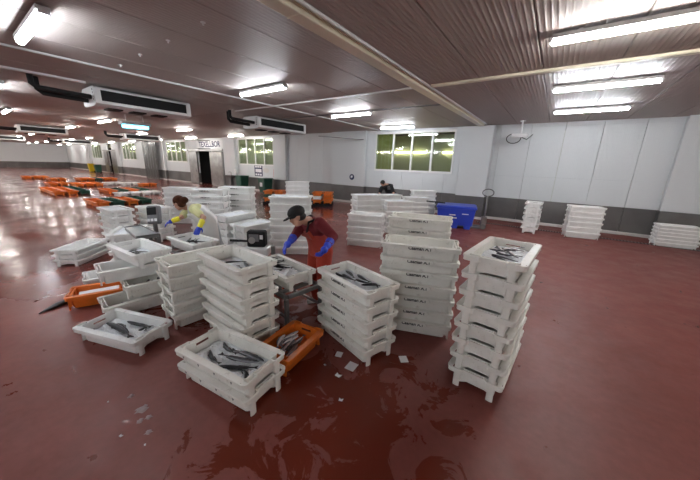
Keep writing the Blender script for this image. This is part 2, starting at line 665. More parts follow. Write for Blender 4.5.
struct(link('trim_23', MB().tube([(-7.2, YF, HC-.02), (-7.2, 4.65, HC-.02), (-7.2, YB, HC-.02)], .018, 8).mesh('trim_23', 'white_metal')), 'thin white conduit along a ceiling panel', 'conduit')
struct(link('trim_24', MB().box(-9.08, -8.98, YF, 2.3, HC-.04, HC).mesh('trim_24', 'white_metal')), 'flat trunking strip along a ceiling panel', 'trunking')
struct(link('trim_25', MB().tube([(-9.0, 7.99, HC-.03), (-6.6, 7.99, HC-.03)], .016, 6).tube([(-4.9, 7.99, HC-.03), (-2.8, 7.99, HC-.03)], .016, 6).mesh('trim_25', 'dark_steel')), 'thin dark conduit feeding the tube lights', 'conduit')
struct(link('trim_26', MB().tube([(-9.2, 10.4, 3.2), (-8.2, 12.4, 3.2), (-8.1, 12.52, 3.2)], .02, 6).mesh('trim_26', 'dark_steel')), 'thin dark drain pipe from cooler to wall', 'pipe')

# floor drain along the wall
dr = struct(empty('trim_27', (0, 11.62, 0)), 'slotted drain channel in the floor along the wall', 'drain')
bx('channel', 'black', dr, -2.2, 6, -.09, .09, -.05, .003)
dm = MB().box(-.018, .018, -.09, .09, .0, .012).mesh('slat', 'dark_steel')
for k in range(100):
    link('slat', dm, dr, (-2.15+k*.075, 0, 0))

# ------------------------------------------------------------------ tube lights
hm = MB()
hm.box(-.75, .75, -.062, .062, .036, .085)
hm.box(-.77, -.74, -.05, .05, .0, .06)
hm.box(.74, .77, -.05, .05, .0, .06)
hm.box(-.5, -.46, -.02, .02, .085, .11)
hm.box(.46, .5, -.02, .02, .085, .11)
housing = hm.mesh('housing', 'white_metal')


def rr2(w, h, n=10):
    return [(w*math.cos(2*math.pi*k/n), h*math.sin(2*math.pi*k/n)) for k in range(n)]


def diffuser(m):
    lp = rr2(.040, .030)
    return MB().loft([[(-.74, a, b+.005) for a, b in lp], [(.74, a, b+.005) for a, b in lp]]).mesh('diffuser', m)


DW, DC = diffuser('tube'), diffuser('tube_cool')


def tube_light(x, y, label, warm=True):
    t = tag(empty('tube_light', (x, y, HC-.11)), label, 'light', 'tube lights under the ceiling')
    link('housing', housing, t)
    link('diffuser', DW if warm else DC, t)


for yy, lab, warm in ((-4.6, 'lit tube light over the floor behind the camera', False), (-3.6, 'lit tube light over the floor behind the camera', False),
                      (4.68, 'warm white tube light across the trunking from the bare wall lights', True),
                      (7.34, 'lit tube light next to the cream trunking on the bare wall side', False),
                      (10.03, 'lit tube light closest to the security camera', False)):
    tube_light(.42, yy, lab, warm)
for yy in (-4.6, -1.0, 3.0, 8.2):
    tube_light(6.3, yy, 'lit tube light on the ceiling beyond the wall column')
for yy, lab in ((-5.8, 'lit tube light over the floor behind the camera'), (-2.3, 'lit tube light over the floor behind the camera'),
                (1.02, 'lit tube light farthest from the windows, near the thin white conduit'),
                (4.55, 'lit tube light between the thin white conduit and pale trunking'),
                (8.0, 'lit tube light between pale trunking and the large window'),
                (11.33, 'lit tube light right in front of the large window')):
    tube_light(-5.72, yy, lab, False)
tube_light(-17.3, 1.9, 'lit tube light level with the second row of coolers', False)
for yy in (-5.8, -2.3, 1.2):
    tube_light(-11.4, yy, 'lit tube light on the ceiling behind the nearest cooler', False)
for c in range(9):
    for r, yy in enumerate((-5.8, -2.3, 1.4, 4.75, 8.2, 11.35)):
        if c == 0 and r == 2:
            continue
        tube_light(-17.0-5.65*c, yy, 'small lit tube light over the far end of the hall')

for k, (px, py) in enumerate(((203, 23), (168, 41), (140, 55), (120.5, 65.5))):
    p = at(px, py, HC-.01)
    tag(link('ceiling_hook', MB().cyl((0, 0, -.035), .012, .035, 8).cyl((0, 0, -.008), .03, .008, 10).mesh('ceiling_hook', 'white_metal'), None, (p.x, p.y, HC)), 'small pale ceiling hook in a row on the bare panels', 'hook', 'ceiling hooks in a row')

# ------------------------------------------------------------------ unit coolers
def cooler(x, y0, y1, label):
    t = tag(empty('unit_cooler', (x, (y0+y1)/2, 3.18)), label, 'cooler', 'ceiling coolers')
    h = (y1-y0)/2
    sec = [(0, .02), (0, .35), (-.08, .39), (-.82, .39), (-.90, .35), (-.90, .02), (-.78, -.02), (-.12, -.02)]
    link('casing', clean(MB().loft([[(a, -h+.1, b) for a, b in sec], [(a, h-.1, b) for a, b in sec]]).mesh('casing', 'white_metal')), t)
    for s in (-1, 1):
        e = link('end_cover', clean(MB().loft([[(a*1.02+.01, s*(h-.1), b) for a, b in sec], [(a*1.02+.01, s*h, b) for a, b in sec]]).mesh('end_cover', 'white_metal')), t)
        if s < 0:
            for k in range(4):
                link('vent_hole', MB().box(-.13, -.10, -h-.003, -h+.01, .09+.07*k, .13+.07*k).mesh('vent_hole', 'black'), e)
    g = link('coil_grille', MB().box(.0, .012, -h+.12, h-.12, .085, .315).mesh('coil_grille', 'black'), t)
    for k in range(3):
        bx('fan_guard', 'black', t, -.62, -.28, -h+.3+k*(2*h-.6)/3, -h+.5+k*(2*h-.6)/3+.1, -.05, -.02)
    for k in range(2):
        pts = [(-.25-.28*k, -h-.95+.12*k, HC-3.18), (-.25-.28*k, -h-.95+.12*k, .26-.06*k), (-.25-.28*k, -h-.88+.12*k, .19-.06*k), (-.25-.28*k, -h, .17-.06*k)]
        link('insulated_pipe', MB().tube(pts, .05, 8).mesh('insulated_pipe', 'rubber', True), t)
    for s in (-.35, .35):
        bx('hanger', 'white_metal', t, -.48, -.42, s*h*2-.02, s*h*2+.02, .39, HC-3.18)
    return t


cooler(-9.0, 2.42, 4.58, 'white ceiling cooler over the scales with black insulated pipes')
cooler(-9.0, 6.95, 9.35, 'white ceiling cooler close to the four-pane windows with black pipes')
cooler(-24.6, 2.95, 5.0, 'white ceiling cooler far down the hall away from the windows')
cooler(-24.2, 7.7, 9.9, 'white ceiling cooler far down the hall near the strip curtain')
cooler(-40.5, 3.0, 5.2, 'white ceiling cooler near the far end wall')
cooler(-40.5, 7.7, 9.9, 'white ceiling cooler near the far sliding door')

uv = tag(empty('insect_lamp', (-14.2, 4.95, 3.2)), 'insect lamp glowing cyan under the ceiling', 'lamp')
link('lamp_tube', MB().tube([(-.1, -.42, -.02), (.1, .42, -.02)], .06, 8).mesh('lamp_tube', 'cyan'), uv)
bx('lamp_housing', 'white_metal', uv, -.2, .2, -.5, .5, .05, .16, .01)
for s in (-.3, .3):
    bx('hanger', 'white_metal', uv, -.01, .01, s-.01, s+.01, .16, HC-3.2)

# security camera
sc = tag(empty('security_camera', (-1.24, 11.9, HC)), 'white security camera hanging on a ceiling bracket with a cable loop', 'camera')
link('bracket', MB().tube([(0, 0, 0), (0, 0, -.42)], .03, 8).cyl((0, 0, -.03), .09, .03).mesh('bracket', 'white_metal'), sc)
link('camera_body', bevel(MB().box(-.28, .22, -.07, .07, -.55, -.42).mesh('camera_body', 'white_metal'), .015), sc)
lp = [(-.2+.22*math.cos(a), -.02, -.58+.16*math.sin(a)) for a in [math.pi*(.6+.1*k) for k in range(16)]]
link('cable', MB().tube(lp+[(.2, 0, -.62), (.36, 0, -.46)], .014, 6).mesh('cable', 'black', True), sc)

# ------------------------------------------------------------------ wall signs, bins
def sign(x, z, w, h, m, label, inner=None, rnd=False):
    t = tag(empty('wall_sign', (x, YB, z)), label, 'sign')
    if rnd:
        me = MB().cyl((0, 0, 0), w/2, .01, 20).mesh('sign_plate', m)
        link('sign_plate', me, t, (0, -.002, 0), (math.pi/2, 0, 0))
        link('emblem', MB().box(-w*.22, w*.12, -.016, -.012, -w*.15, w*.25).box(-w*.05, w*.2, -.016, -.012, w*.05, w*.25).mesh('emblem', 'paper'), t)
    else:
        bx('sign_plate', m, t, -w/2, w/2, -.012, -.002, -h/2, h/2)
        if inner:
            bx('emblem', inner[0], t, -w*.5*inner[1], w*.5*inner[1], -.016, -.012, -h*.5*inner[2], h*.5*inner[2])
    return t


s0 = sign(-16.75, 1.38, .85, .75, 'print_blue', 'blue notice with white drawings below the far window', ('paper', .75, .3))
for k in range(3):
    bx('pictogram', 'paper', s0, -.34+.24*k, -.16+.24*k, -.016, -.012, .2, .32)
    bx('pictogram', 'paper', s0, -.34+.24*k, -.16+.24*k, -.016, -.012, -.32, -.2)
tag(link('wall_sign', MB().ball((0, 0, 0), (.32, .01, .16), 14, 8).mesh('wall_sign', 'kerb'), None, (-15.95, YB-.012, 1.42)), 'small pale oval notice beside the blue notice', 'sign')
sign(-15.05, 1.26, .32, .5, 'red_print', 'red and white fire sign below the far window', ('paper', .55, .5))
s3 = sign(-8.75, 1.35, .30, .3, 'print_blue', 'round blue mandatory sign on the wall column', None, True)
s3.location.y = YB-.22


def bin_(x, y, h, m, label, r=.32):
    t = tag(empty('waste_bin', (x, y, 0)), label, 'bin')
    link('bin_body', bevel(MB().loft([[(-r*.8, -r*.8, .04), (r*.8, -r*.8, .04), (r*.8, r*.8, .04), (-r*.8, r*.8, .04)], [(-r, -r, h), (r, -r, h), (r, r, h), (-r, r, h)]]).mesh('bin_body', m), .03), t)
    link('lid', bevel(MB().box(-r*1.05, r*1.05, -r*1.05, r*1.08, h, h+.06).mesh('lid', m), .02), t)
    for s in (-1, 1):
        link('wheel', MB().tube([(s*r*.85, r*.7, .08), (s*r*.7, r*.7, .08)], .08, 10).mesh('wheel', 'black'), t)
    return t


bin_(-17.9, YB-.55, .95, 'green', 'dark green waste bin standing below the far window', .33)
bin_(-15.15, YB-.75, .92, 'green', 'dark green waste bin with a white label under the fire sign', .34)
bx('label_sticker', 'paper', [o for o in bpy.data.objects if o.name == 'waste_bin.001'][0], -.12, .12, -.345, -.335, .45, .7)
bin_(-49.5, 11.6, 1.0, 'yellow', 'yellow waste bin near the far end wall', .30)
bin_(-46.9, 11.6, .95, 'green', 'dark green waste bin next to the yellow bin', .32)

sk = tag(empty('wash_basin', (-19.6, YB-.38, 0)), 'dark steel wash basin with white dispenser beside the green bin', 'basin')
link('basin_bowl', MB().loft([[(-.35, -.12, .78), (.35, -.12, .78), (.35, .1, .78), (-.35, .1, .78)], [(-.45, -.2, .95), (.45, -.2, .95), (.45, .14, .95), (-.45, .14, .95)]]).mesh('basin_bowl', 'dark_steel'), sk)
bx('pedestal', 'dark_steel', sk, -.12, .12, -.05, .12, 0, .78)
bx('dispenser', 'white_metal', sk, .5, .75, .0, .14, 1.1, 1.4, .02)
link('tap', MB().tube([(0, .1, .95), (0, .1, 1.15), (0, -.05, 1.2), (0, -.08, 1.12)], .02, 6).mesh('tap', 'steel'), sk)

# ================================================================== FISH BOXES
L, W, H, PITCH = .88, .475, .195, .157


def rrect(l, w, r, z, ends=None, seg=3, notch=0.0):
    """rounded rectangle loop; ends = list of |y| sample points on the short sides (outer first)"""
    pts = []
    hx, hy = l/2, w/2
    cs = [(hx-r, hy-r, 0), (-hx+r, hy-r, 90), (-hx+r, -hy+r, 180), (hx-r, -hy+r, 270)]
    for ci_, (cx, cy, a0) in enumerate(cs):
        if ends and ci_ == 0:
            for e, dx in [(-e, d) for e, d in ends] + [(e, d) for e, d in reversed(ends)]:
                pts.append((hx-dx, e, z))
        if ends and ci_ == 2:
            for e, dx in [(e, d) for e, d in ends] + [(-e, d) for e, d in reversed(ends)]:
                pts.append((-hx+dx, e, z))
        for k in range(seg+1):
            a = math.radians(a0+90*k/seg)
            pts.append((cx+r*math.cos(a), cy+r*math.sin(a), z))
    return pts


def box_meshes(l, w, h, m, tagname):
    """body, rim and foot meshes of a moulded fish box"""
    z = lambda t: t*h/.195
    bl, bw = l-.088, w-.095                      # body at the top
    E_ = [(.065, 0)]
    levels = [.012, .058, .140, .172, .195]
    n = 4*4+4

    def loop(t, inner):
        k = (t-.058)/(.195-.058)
        ll = bl-.02+k*.02 if k >= 0 else bl-.042
        ww = bw-.032+k*.032 if k >= 0 else bw-.042
        if inner:
            ll -= .018
            ww -= .018
        return rrect(ll, ww, .028 if not inner else .020, z(t), E_ if k >= 0 else [(.085, .085)])
    lo = [loop(t, False) for t in levels]
    li = [loop(max(t, .028), True) for t in levels]
    vs = [p for l_ in lo for p in l_] + [p for l_ in li for p in l_]
    fs = []
    no = len(levels)*n
    holes = [0, 10]                            # edge index of the handle gap on both ends
    for k in range(4):
        for i in range(n):
            j = (i+1) % n
            a, b, c, d = k*n+i, k*n+j, (k+1)*n+j, (k+1)*n+i
            if k == 2 and i in holes:
                for p, q in ((a, b), (b, c), (c, d), (d, a)):
                    fs.append((q, p, p+no, q+no))
                continue
            fs.append((a, b, c, d))
            fs.append((d+no, c+no, b+no, a+no))
    for i in range(n):
        j = (i+1) % n
        fs.append((4*n+i, 4*n+j, no+4*n+j, no+4*n+i))
    fs.append(tuple(range(n-1, -1, -1)))
    fs.append(tuple(no+i for i in range(n)))
    mb = MB()
    mb.add(vs, fs)
    # inner corner posts
    body = clean(mb.mesh('body', m))
    # rim: skirt band
    rm = MB()
    en = [(.105, 0), (.09, .018)]
    z0, z1, zl = z(.145), z(.195), z(.187)
    o1 = rrect(l, w, .034, 0, en)
    i1 = rrect(l-.014, w-.014, .030, 0, en)
    up = lambda lp_, zz: [(p[0], p[1], zz) for p in lp_]
    loops = [up(i1, z0), up(o1, z0), up(o1, z(.176)), up(rrect(l+.010, w+.010, .037, 0, en), z(.178)), up(rrect(l+.010, w+.010, .037, 0, en), z(.192)), up(o1, z1), up(i1, z1)]
    nn = len(o1)
    vs = [p for q in loops for p in q]
    fs = []
    K = len(loops)
    for k in range(K):
        k2 = (k+1) % K
        for i in range(nn):
            j = (i+1) % nn
            fs.append((k*nn+i, k*nn+j, k2*nn+j, k2*nn+i))
    rm.add(vs, fs)
    # ledge plates between body and skirt
    for s in (-1, 1):
        y0, y1 = sorted((s*(bw/2-.006), s*(w/2-.006)))
        rm.box(-l/2+.06, l/2-.06, y0, y1, zl, z1-.001)
        for t_ in (-1, 1):
            y0, y1 = sorted((t_*(w/2-.045), t_*(w/2-.012)))
            xa, xb = sorted((s*(bl/2-.025), s*(l/2-.012)))
            rm.box(xa, xb, y0, y1, zl, z1-.001)
            xa, xb = sorted((s*(bl/2-.004), s*(l/2-.01)))
            y0, y1 = sorted((t_*.092, t_*.104))
            rm.box(xa, xb, y0, y1, z0, z1-.002)
        # gussets and raised pads on the long sides
        for xx in (-.30, -.15, .15, .30):
            y0, y1 = sorted((s*(bw/2-.008), s*(w/2-.008)))
            rm.box(xx*l/.88-.004, xx*l/.88+.004, y0, y1, z(.135), zl)
        for xx in (-.36, -.22, .22, .36):
            y0, y1 = sorted((s*(w/2-.002), s*(w/2+.003)))
            rm.box(xx*l/.88-.02, xx*l/.88+.02, y0, y1, z(.150), z(.174))
    rim = clean(rm.mesh('rim', m))
    ft = MB()
    ft.loft([[(.0105*math.cos(a), .030*math.sin(a), zz) for a in [2*math.pi*k/10 for k in range(10)]] for zz in (0, z(.150))])
    ft.box(-.032, -.004, -.026, .026, z(.046), z(.150))
    foot = ft.mesh('foot', m)
    joined = MB()
    for part in (mb, rm):
        joined.add(part.v, part.f)
    for sx in (-1, 1):
        for sy in (-1, 1):
            joined.add([(sx*(p[0]+l/2-.024), p[1]+sy*.148*w/.475, p[2]) for p in ft.v], ft.f)
    return body, rim, foot, clean(joined.mesh('fish_box', m)), (l, w, h)


KIND = {
    'white': box_meshes(L, W, H, 'plastic', 'w'),
    'bright': box_meshes(L, W, H, 'plastic_cool', 'b'),
    'tray': box_meshes(L, W, .122, 'plastic_cool', 't'),
    'orange': box_meshes(.62, .43, .20, 'orange', 'o'),
    'orange_far': box_meshes(L, W, H, 'orange', 'of'),
    'green_far': box_meshes(L, W, H, 'green', 'gf'),
}
LET = text_mesh('Caaman A.1', .052, 'print', .0004)
TRI = MB()
TRI.add([(-.012, 0, .012), (.012, 0, .012), (0, 0, -.012), (-.012, .002, .012), (.012, .002, .012), (0, .002, -.012)], [(0, 2, 1), (3, 4, 5), (0, 1, 4, 3), (1, 2, 5, 4), (2, 0, 3, 5)])
TRI = TRI.mesh('arrow_mark', 'dark_steel')
STK = {}
ICE = {}


def fish_box(kind, loc, yaw, label, cat='fish box', group=None, detail=True, letters=False, rot=None, marks=False):
    body, rim, foot, whole, (l, w, h) = KIND[kind]
    nm = 'fish_crate' if kind.startswith(('orange', 'green')) else 'fish_box'
    if not detail:
        o = link(nm, whole, None, loc, rot or (0, 0, yaw))
        tag(o, label, cat, group)
    else:
        o = link(nm, None, None, loc, rot or (0, 0, yaw))
        tag(o, label, cat, group)
        link('body', body, o)
        link('rim', rim, o)
        for sx in (-1, 1):
            for sy in (-1, 1):
                link('foot', foot, o, (sx*(l/2-.024), sy*.148*w/.475, 0), (0, 0, 0 if sx > 0 else math.pi))
    if letters:
        for s in (-1, 1):
            link('lettering', LET, o, (0, s*(w/2+.0045), h*.855), (math.pi/2, 0, 0 if s < 0 else math.pi))
    if marks:
        for s in (-1, 1):
            for xx in (-.3, -.1, .1, .3):
                link('arrow_mark', TRI, o, (xx, s*(w/2+.0015), h*.83), (0, 0, 0))
    return o


ORD = ['lowest', 'second from the floor', 'third from the floor', 'fourth from the floor', 'fifth from the floor', 'sixth from the floor', 'seventh from the floor', 'eighth from the floor', 'ninth from the floor']


def stack(xy, yaw, n, desc, kind='white', detail=True, letters=False, jit=.002, pitch=None, alt=False, marks=False, top=None, word='white fish box'):
    x_, y_ = xy
    h = KIND[kind][4][2]
    p = pitch or (PITCH if h > .15 else .098)
    res = []
    for i in range(n):
        pos = 'topmost' if i == n-1 and n > 1 else ORD[i]
        lab = '%s %s of %s' % (word, pos, desc) if pos in ('topmost', 'lowest') else '%s %s in %s' % (word, pos, desc)
        if n == 1:
            lab = '%s %s' % (word, desc)
        if i == n-1 and top:
            lab = top
        res.append(fish_box(kind, (x_+random.uniform(-jit, jit), y_+random.uniform(-jit, jit), i*p+.0005),
                            math.radians(yaw+random.uniform(-.3, .3)), lab, 'fish box' if 'crate' not in word else 'crate', 'boxes of ' + desc, detail, letters, None, marks))
    return res


ice_ct = [0]


def ice_in(box, level, label, amp=.010, lx=.735, wx=.34, slope=0.0, kind='ice', name='crushed_ice', taper=True):
    """bumpy bed of crushed ice filling a box up to level"""
    rnd = random.Random(ice_ct[0])
    ice_ct[0] += 1
    k = min(1, max(0, (level-.012)/.18)) if taper else 1
    lx = lx-.06*(1-k)
    wx = wx-.02*(1-k)
    nx, ny = 26, 14
    vs, fs = [], []
    ph = [rnd.uniform(0, 6) for _ in range(6)]
    for i in range(nx+1):
        for j in range(ny+1):
            u, v = i/nx-.5, j/ny-.5
            z_ = level + slope*u + amp*(math.sin(9*u+ph[0])*math.cos(7*v+ph[1])+.5*math.sin(19*u+13*v+ph[2])) + rnd.uniform(-.35, .35)*amp
            cut = 1.0
            vs.append((u*lx, v*wx, max(z_, .032)))
            if abs(u) > .46 and abs(v) > .43:
                vs[-1] = (u*lx*.985, v*wx*.97, max(z_, .032))
    nv = len(vs)
    for i in range(nx):
        for j in range(ny):
            a = i*(ny+1)+j
            fs.append((a, a+ny+1, a+ny+2, a+1))
    vs += [(-lx/2*.72, -wx/2*.88, .0292), (lx/2*.72, -wx/2*.88, .0292), (lx/2*.72, wx/2*.88, .0292), (-lx/2*.72, wx/2*.88, .0292)]
    b0 = [i*(ny+1) for i in range(nx+1)]
    b1_ = [nx*(ny+1)+j for j in range(ny+1)]
    b2_ = [i*(ny+1)+ny for i in range(nx, -1, -1)]
    b3_ = [j for j in range(ny, -1, -1)]
    fs += [tuple(reversed(b0))+(nv, nv+1), tuple(reversed(b1_))+(nv+1, nv+2), tuple(reversed(b2_))+(nv+2, nv+3), tuple(reversed(b3_))+(nv+3, nv)]
    fs.append((nv+3, nv+2, nv+1, nv))
    mb = MB()
    mb.add(vs, fs)
    me = clean(mb.mesh(name, kind, True))
    o = link(name, me)
    o.matrix_world = Matrix.Translation(box.location) @ box.rotation_euler.to_matrix().to_4x4()
    tag(o, label, 'ice' if name == 'crushed_ice' else 'plastic bag', None, 'stuff' if name == 'crushed_ice' else None)
    return o


# ------------------------------------------------------------------ fish
def fish_kind(length, bend, m, fin_m, depth=.14, thick=.085, seed=0):
    """meshes of a fish lying on its side: head +X, back +Y"""
    prof = [(0.0, .02), (.03, .30), (.08, .58), (.16, .86), (.28, 1.0), (.42, .98), (.58, .78), (.74, .50), (.86, .30), (.93, .24)]
    def spine(t):
        x_ = length*(.5-t)
        return Vector((x_, bend*length*(t-.35)**2*math.copysign(1, 1), 0)) if True else None
    loops = []
    n = 10
    dmax, tmax = length*depth/2, length*thick/2
    for t, s in prof:
        c = spine(t)
        d = (spine(t+.01)-spine(t-.01)).normalized()
        nrm = Vector((d.y, -d.x, 0))
        if nrm.y < 0:
            nrm = -nrm
        loops.append([c + nrm*(dmax*s*math.cos(a)) + Vector((0, 0, tmax*(s**.8)*math.sin(a)+tmax)) for a in [2*math.pi*k/n for k in range(n)]])
    body = clean(MB().loft(loops).mesh('body', m, True))
    dv = body.attributes.new('dorsal', 'FLOAT', 'POINT')
    for q_ in range(len(body.vertices)):
        dv.data[q_].value = math.cos(2*math.pi*(q_ % n)/n)

    def fin(pts, th=.003):
        vs = [Vector((p[0], p[1], tmax+th)) for p in pts] + [Vector((p[0], p[1], tmax-th)) for p in pts]
        k = len(pts)
        fs = [tuple(range(k)), tuple(range(2*k-1, k-1, -1))] + [(i, (i+1) % k, (i+1) % k+k, i+k) for i in range(k)]
        q = MB()
        q.add(vs, fs)
        return clean(q.mesh('fin', fin_m))

    def off(t, s):
        c = spine(t)
        d = (spine(t+.01)-spine(t-.01)).normalized()
        nrm = Vector((d.y, -d.x, 0))
        if nrm.y < 0:
            nrm = -nrm
        return c + nrm*(dmax*s)
    tail = fin([off(.92, .24), off(.975, .55), off(1.04, .95), off(1.01, .1), off(1.04, -.95), off(.975, -.55), off(.92, -.24)])
    dors = fin([off(.26, .9), off(.31, 1.45), off(.38, 1.25), off(.5, 1.2), off(.62, 1.15), off(.78, .75), off(.80, .38), off(.6, .68)])
    anal = fin([off(.48, -.85), off(.54, -1.25), off(.66, -1.05), off(.8, -.7), off(.82, -.34), off(.65, -.6)])
    pec = MB()
    p0, p1, p2 = off(.22, -.1), off(.34, -.5), off(.35, -.15)
    pec.add([(*p0[:2], 2*tmax*.95), (*p1[:2], 2*tmax*1.02), (*p2[:2], 2*tmax*1.02), (*p0[:2], 2*tmax*.90), (*p1[:2], 2*tmax*.97), (*p2[:2], 2*tmax*.97)], [(0, 1, 2), (5, 4, 3), (0, 3, 4, 1), (1, 4, 5, 2), (2, 5, 3, 0)])
    pec = clean(pec.mesh('pectoral_fin', fin_m))
    e = off(.075, .22)
    eye = MB().ball((e.x, e.y, tmax*1.55), length*.013, 8, 6).mesh('eye', 'eye', True)
    return dict(body=body, tail_fin=tail, dorsal_fin=dors, anal_fin=anal, pectoral_fin=pec, eye=eye), tmax, length, dmax*2


FK = [fish_kind(.52, .25, 'fish', 'fish_fin'), fish_kind(.46, -.35, 'fish', 'fish_fin'), fish_kind(.56, -.12, 'fish', 'fish_fin'), fish_kind(.44, .7, 'fish', 'fish_fin')]
FS = [fish_kind(.27, .1, 'silver', 'silver_fin', .19, .08), fish_kind(.24, -.3, 'silver', 'silver_fin', .2, .08)]


HEAP = {}


def seg_gap(a, b, c, d):
    best = 9
    for i in range(9):
        p_ = a.lerp(b, i/8)
        for j in range(9):
            best = min(best, (p_-c.lerp(d, j/8)).length)
    return best


def settle(box, u, v, z, ang, length, wid, thick):
    d = Vector((math.cos(math.radians(ang)), math.sin(math.radians(ang))))*length*.42
    a, b = Vector((u, v))-d, Vector((u, v))+d
    lst = HEAP.setdefault(box.name, [])
    for (c, e, w2, top) in lst:
        if seg_gap(a, b, c, e) < (wid+w2)*.42:
            z = max(z, min(top, z+.045))
    lst.append((a, b, wid, z+thick*.92))
    return z


def put_fish(box, u, v, z, ang, kind, label, group, scale=1.0, tilt=(0, 0), small=False, flip=False):
    parts, tm = kind[:2]
    hx, hy = (.35, .15) if box.name.startswith('fish_box') else (.235, .15)
    ca, sa = abs(math.cos(math.radians(ang))), abs(math.sin(math.radians(ang)))
    ln, wd = kind[2]*scale*.56, kind[3]*scale*.75
    ex, ey = ca*ln+sa*wd, sa*ln+ca*wd
    if ex > hx or ey > hy:
        kf = min(hx/ex, hy/ey)
        scale *= kf
        ex *= kf
        ey *= kf
    u = max(-hx+ex, min(hx-ex, u))
    v = max(-hy+ey, min(hy-ey, v))
    z = settle(box, u, v, z, ang, kind[2]*scale, kind[3]*scale, 2*tm*scale)
    o = empty('fish')
    R = box.rotation_euler.to_matrix()
    loc = Vector(box.location) + R @ Vector((u, v, z))
    e = Matrix.Rotation(math.radians(ang), 3, 'Z') @ Matrix.Rotation(math.radians(tilt[0]), 3, 'X') @ Matrix.Rotation(math.radians(tilt[1]), 3, 'Y')
    sc_ = Matrix.Diagonal((scale, -scale if flip else scale, scale))
    o.matrix_world = Matrix.Translation(loc) @ (R @ e).to_4x4()
    o.scale = (scale, scale, scale)
    tag(o, label, 'fish', group)
    for nm, me in parts.items():
        if small and nm in ('eye', 'pectoral_fin', 'anal_fin'):
            continue
        link(nm, me, o)
    return o


# ------------------------------------------------------------------ foreground stacks
s1 = stack((-.26, 2.866), 85.9, 8, 'the tall stack on bare floor', 'white', jit=.003)
s7 = stack((-1.18, 3.165), 20.5, 7, 'the tall stack with lettering', 'white', letters=True, word='empty white fish box')
s8 = stack((-1.51, 3.95), 16, 8, 'the lettered stack nearer the blue tub', 'white', letters=True, word='empty white fish box')
s2 = stack((-1.601, 2.436), 163.6, 5, 'the five-high stack among paper scraps', 'white', letters=True)
s3 = stack((-2.731, 1.718), 176.6, 6, 'the six-high stack behind the two-high one', 'white')
s4 = stack((-2.112, 1.201), 187.2, 2, 'the two-high stack beside the orange crate', 'white', marks=True)
s5 = stack((-3.659, .869), 198.8, 1, 'alone on the floor holding dark fish on ice', 'bright', word='white fish box', marks=False)
s6 = stack((-3.56, 1.73), 85, 5, 'the five-high stack beside the untidy pile', 'white')

# untidy pile
pile1 = fish_box('white', (-4.40, 1.30, 0), math.radians(84), 'grimy white fish box at the bottom of the untidy pile', group='untidy pile of boxes')
pile2 = fish_box('white', (-4.38, 1.55, .200), math.radians(82), 'white fish box of black fish, second in the untidy pile', group='untidy pile of boxes')
pile3 = fish_box('bright', (-4.58, 1.36, .402), math.radians(80), 'empty white fish box, third in the untidy pile', group='untidy pile of boxes')
pile4 = fish_box('bright', (-4.62, 1.42, .602), math.radians(183), 'white fish box lying crosswise atop the untidy pile', group='untidy pile of boxes')
pile5 = fish_box('bright', (-5.62, 1.40, 0), math.radians(78), 'white fish box on the floor behind the empty-looking orange crate', group='untidy pile of boxes')

crate1 = fish_box('orange', (-1.985, 1.82, 0), math.radians(98), 'orange plastic crate full of small silver fish on the floor', 'crate')
crate2 = fish_box('orange', (-5.02, .98, 0), math.radians(68), 'orange plastic crate holding white sheets by the untidy pile', 'crate')

# tables for the two sorters
def stand(cx, cy, yaw, z, label, lx=.95, wy=.52):
    t = tag(empty('steel_stand', (cx, cy, 0), math.radians(yaw)), label, 'stand')
    for s in (-1, 1):
        bx('rail', 'dark_steel', t, -lx/2, lx/2, s*wy/2-.02, s*wy/2+.02, z-.05, z, .004)
        bx('rail', 'dark_steel', t, s*lx/2-.02, s*lx/2+.02, -wy/2+.02, wy/2-.02, z-.05, z, .004)
        bx('stretcher', 'steel', t, -lx/2+.02, lx/2-.02, s*wy/2-.012, s*wy/2+.012, .18, .21)
        for q in (-1, 1):
            bx('leg', 'dark_steel', t, q*lx/2-.022, q*lx/2+.022, s*wy/2-.022, s*wy/2+.022, 0, z-.05, .004)
    for k in range(4):
        bx('slat', 'steel', t, -.36+.22*k, -.30+.22*k, -wy/2+.02, wy/2-.02, z-.03, z)
    return t


stand(-2.77, 2.40, 172, .485, 'low steel stand under the box of the capped sorter')
tb1 = fish_box('white', (-2.77, 2.40, .486), math.radians(172), 'white fish box with fish and clear bag on low steel stand', group='boxes being sorted')
stand(-4.95, 2.32, 181, .485, 'low steel stand under the box of the aproned sorter')
tb2 = fish_box('bright', (-4.95, 2.32, .486), math.radians(181), 'white fish box under the hands of the aproned sorter', group='boxes being sorted')

# contents
def lay_fish(box, head, tail, z, k, label, group, small=False, dz=0.0):
    """fish from head pixel to tail pixel, lying on the ice at height z inside a box"""
    zz = box.location.z+z
    inv = box.rotation_euler.to_matrix().transposed()
    a = inv @ (at(*head, zz)-Vector(box.location))
    b = inv @ (at(*tail, zz)-Vector(box.location))
    lim = lambda q_: Vector((max(-.32, min(.32, q_.x)), max(-.125, min(.125, q_.y)), 0))
    a, b = lim(a), lim(b)
    c = (a+b)/2
    d = a-b
    sc_ = d.length/(FK[k][2]*1.0)
    parts, tm = FK[k][:2]
    o = empty('fish')
    R = box.rotation_euler.to_matrix()
    o.matrix_world = Matrix.Translation(Vector(box.location)+R @ Vector((c.x, c.y, z+dz))) @ (R @ Matrix.Rotation(math.atan2(d.y, d.x), 3, 'Z')).to_4x4()
    g_ = max(sc_, .62)
    o.scale = (sc_, g_*.9, g_*.9)
    tag(o, label, 'fish', group)
    for nm, me in parts.items():
        if small and nm in ('eye', 'pectoral_fin', 'anal_fin'):
            continue
        link(nm, me, o)


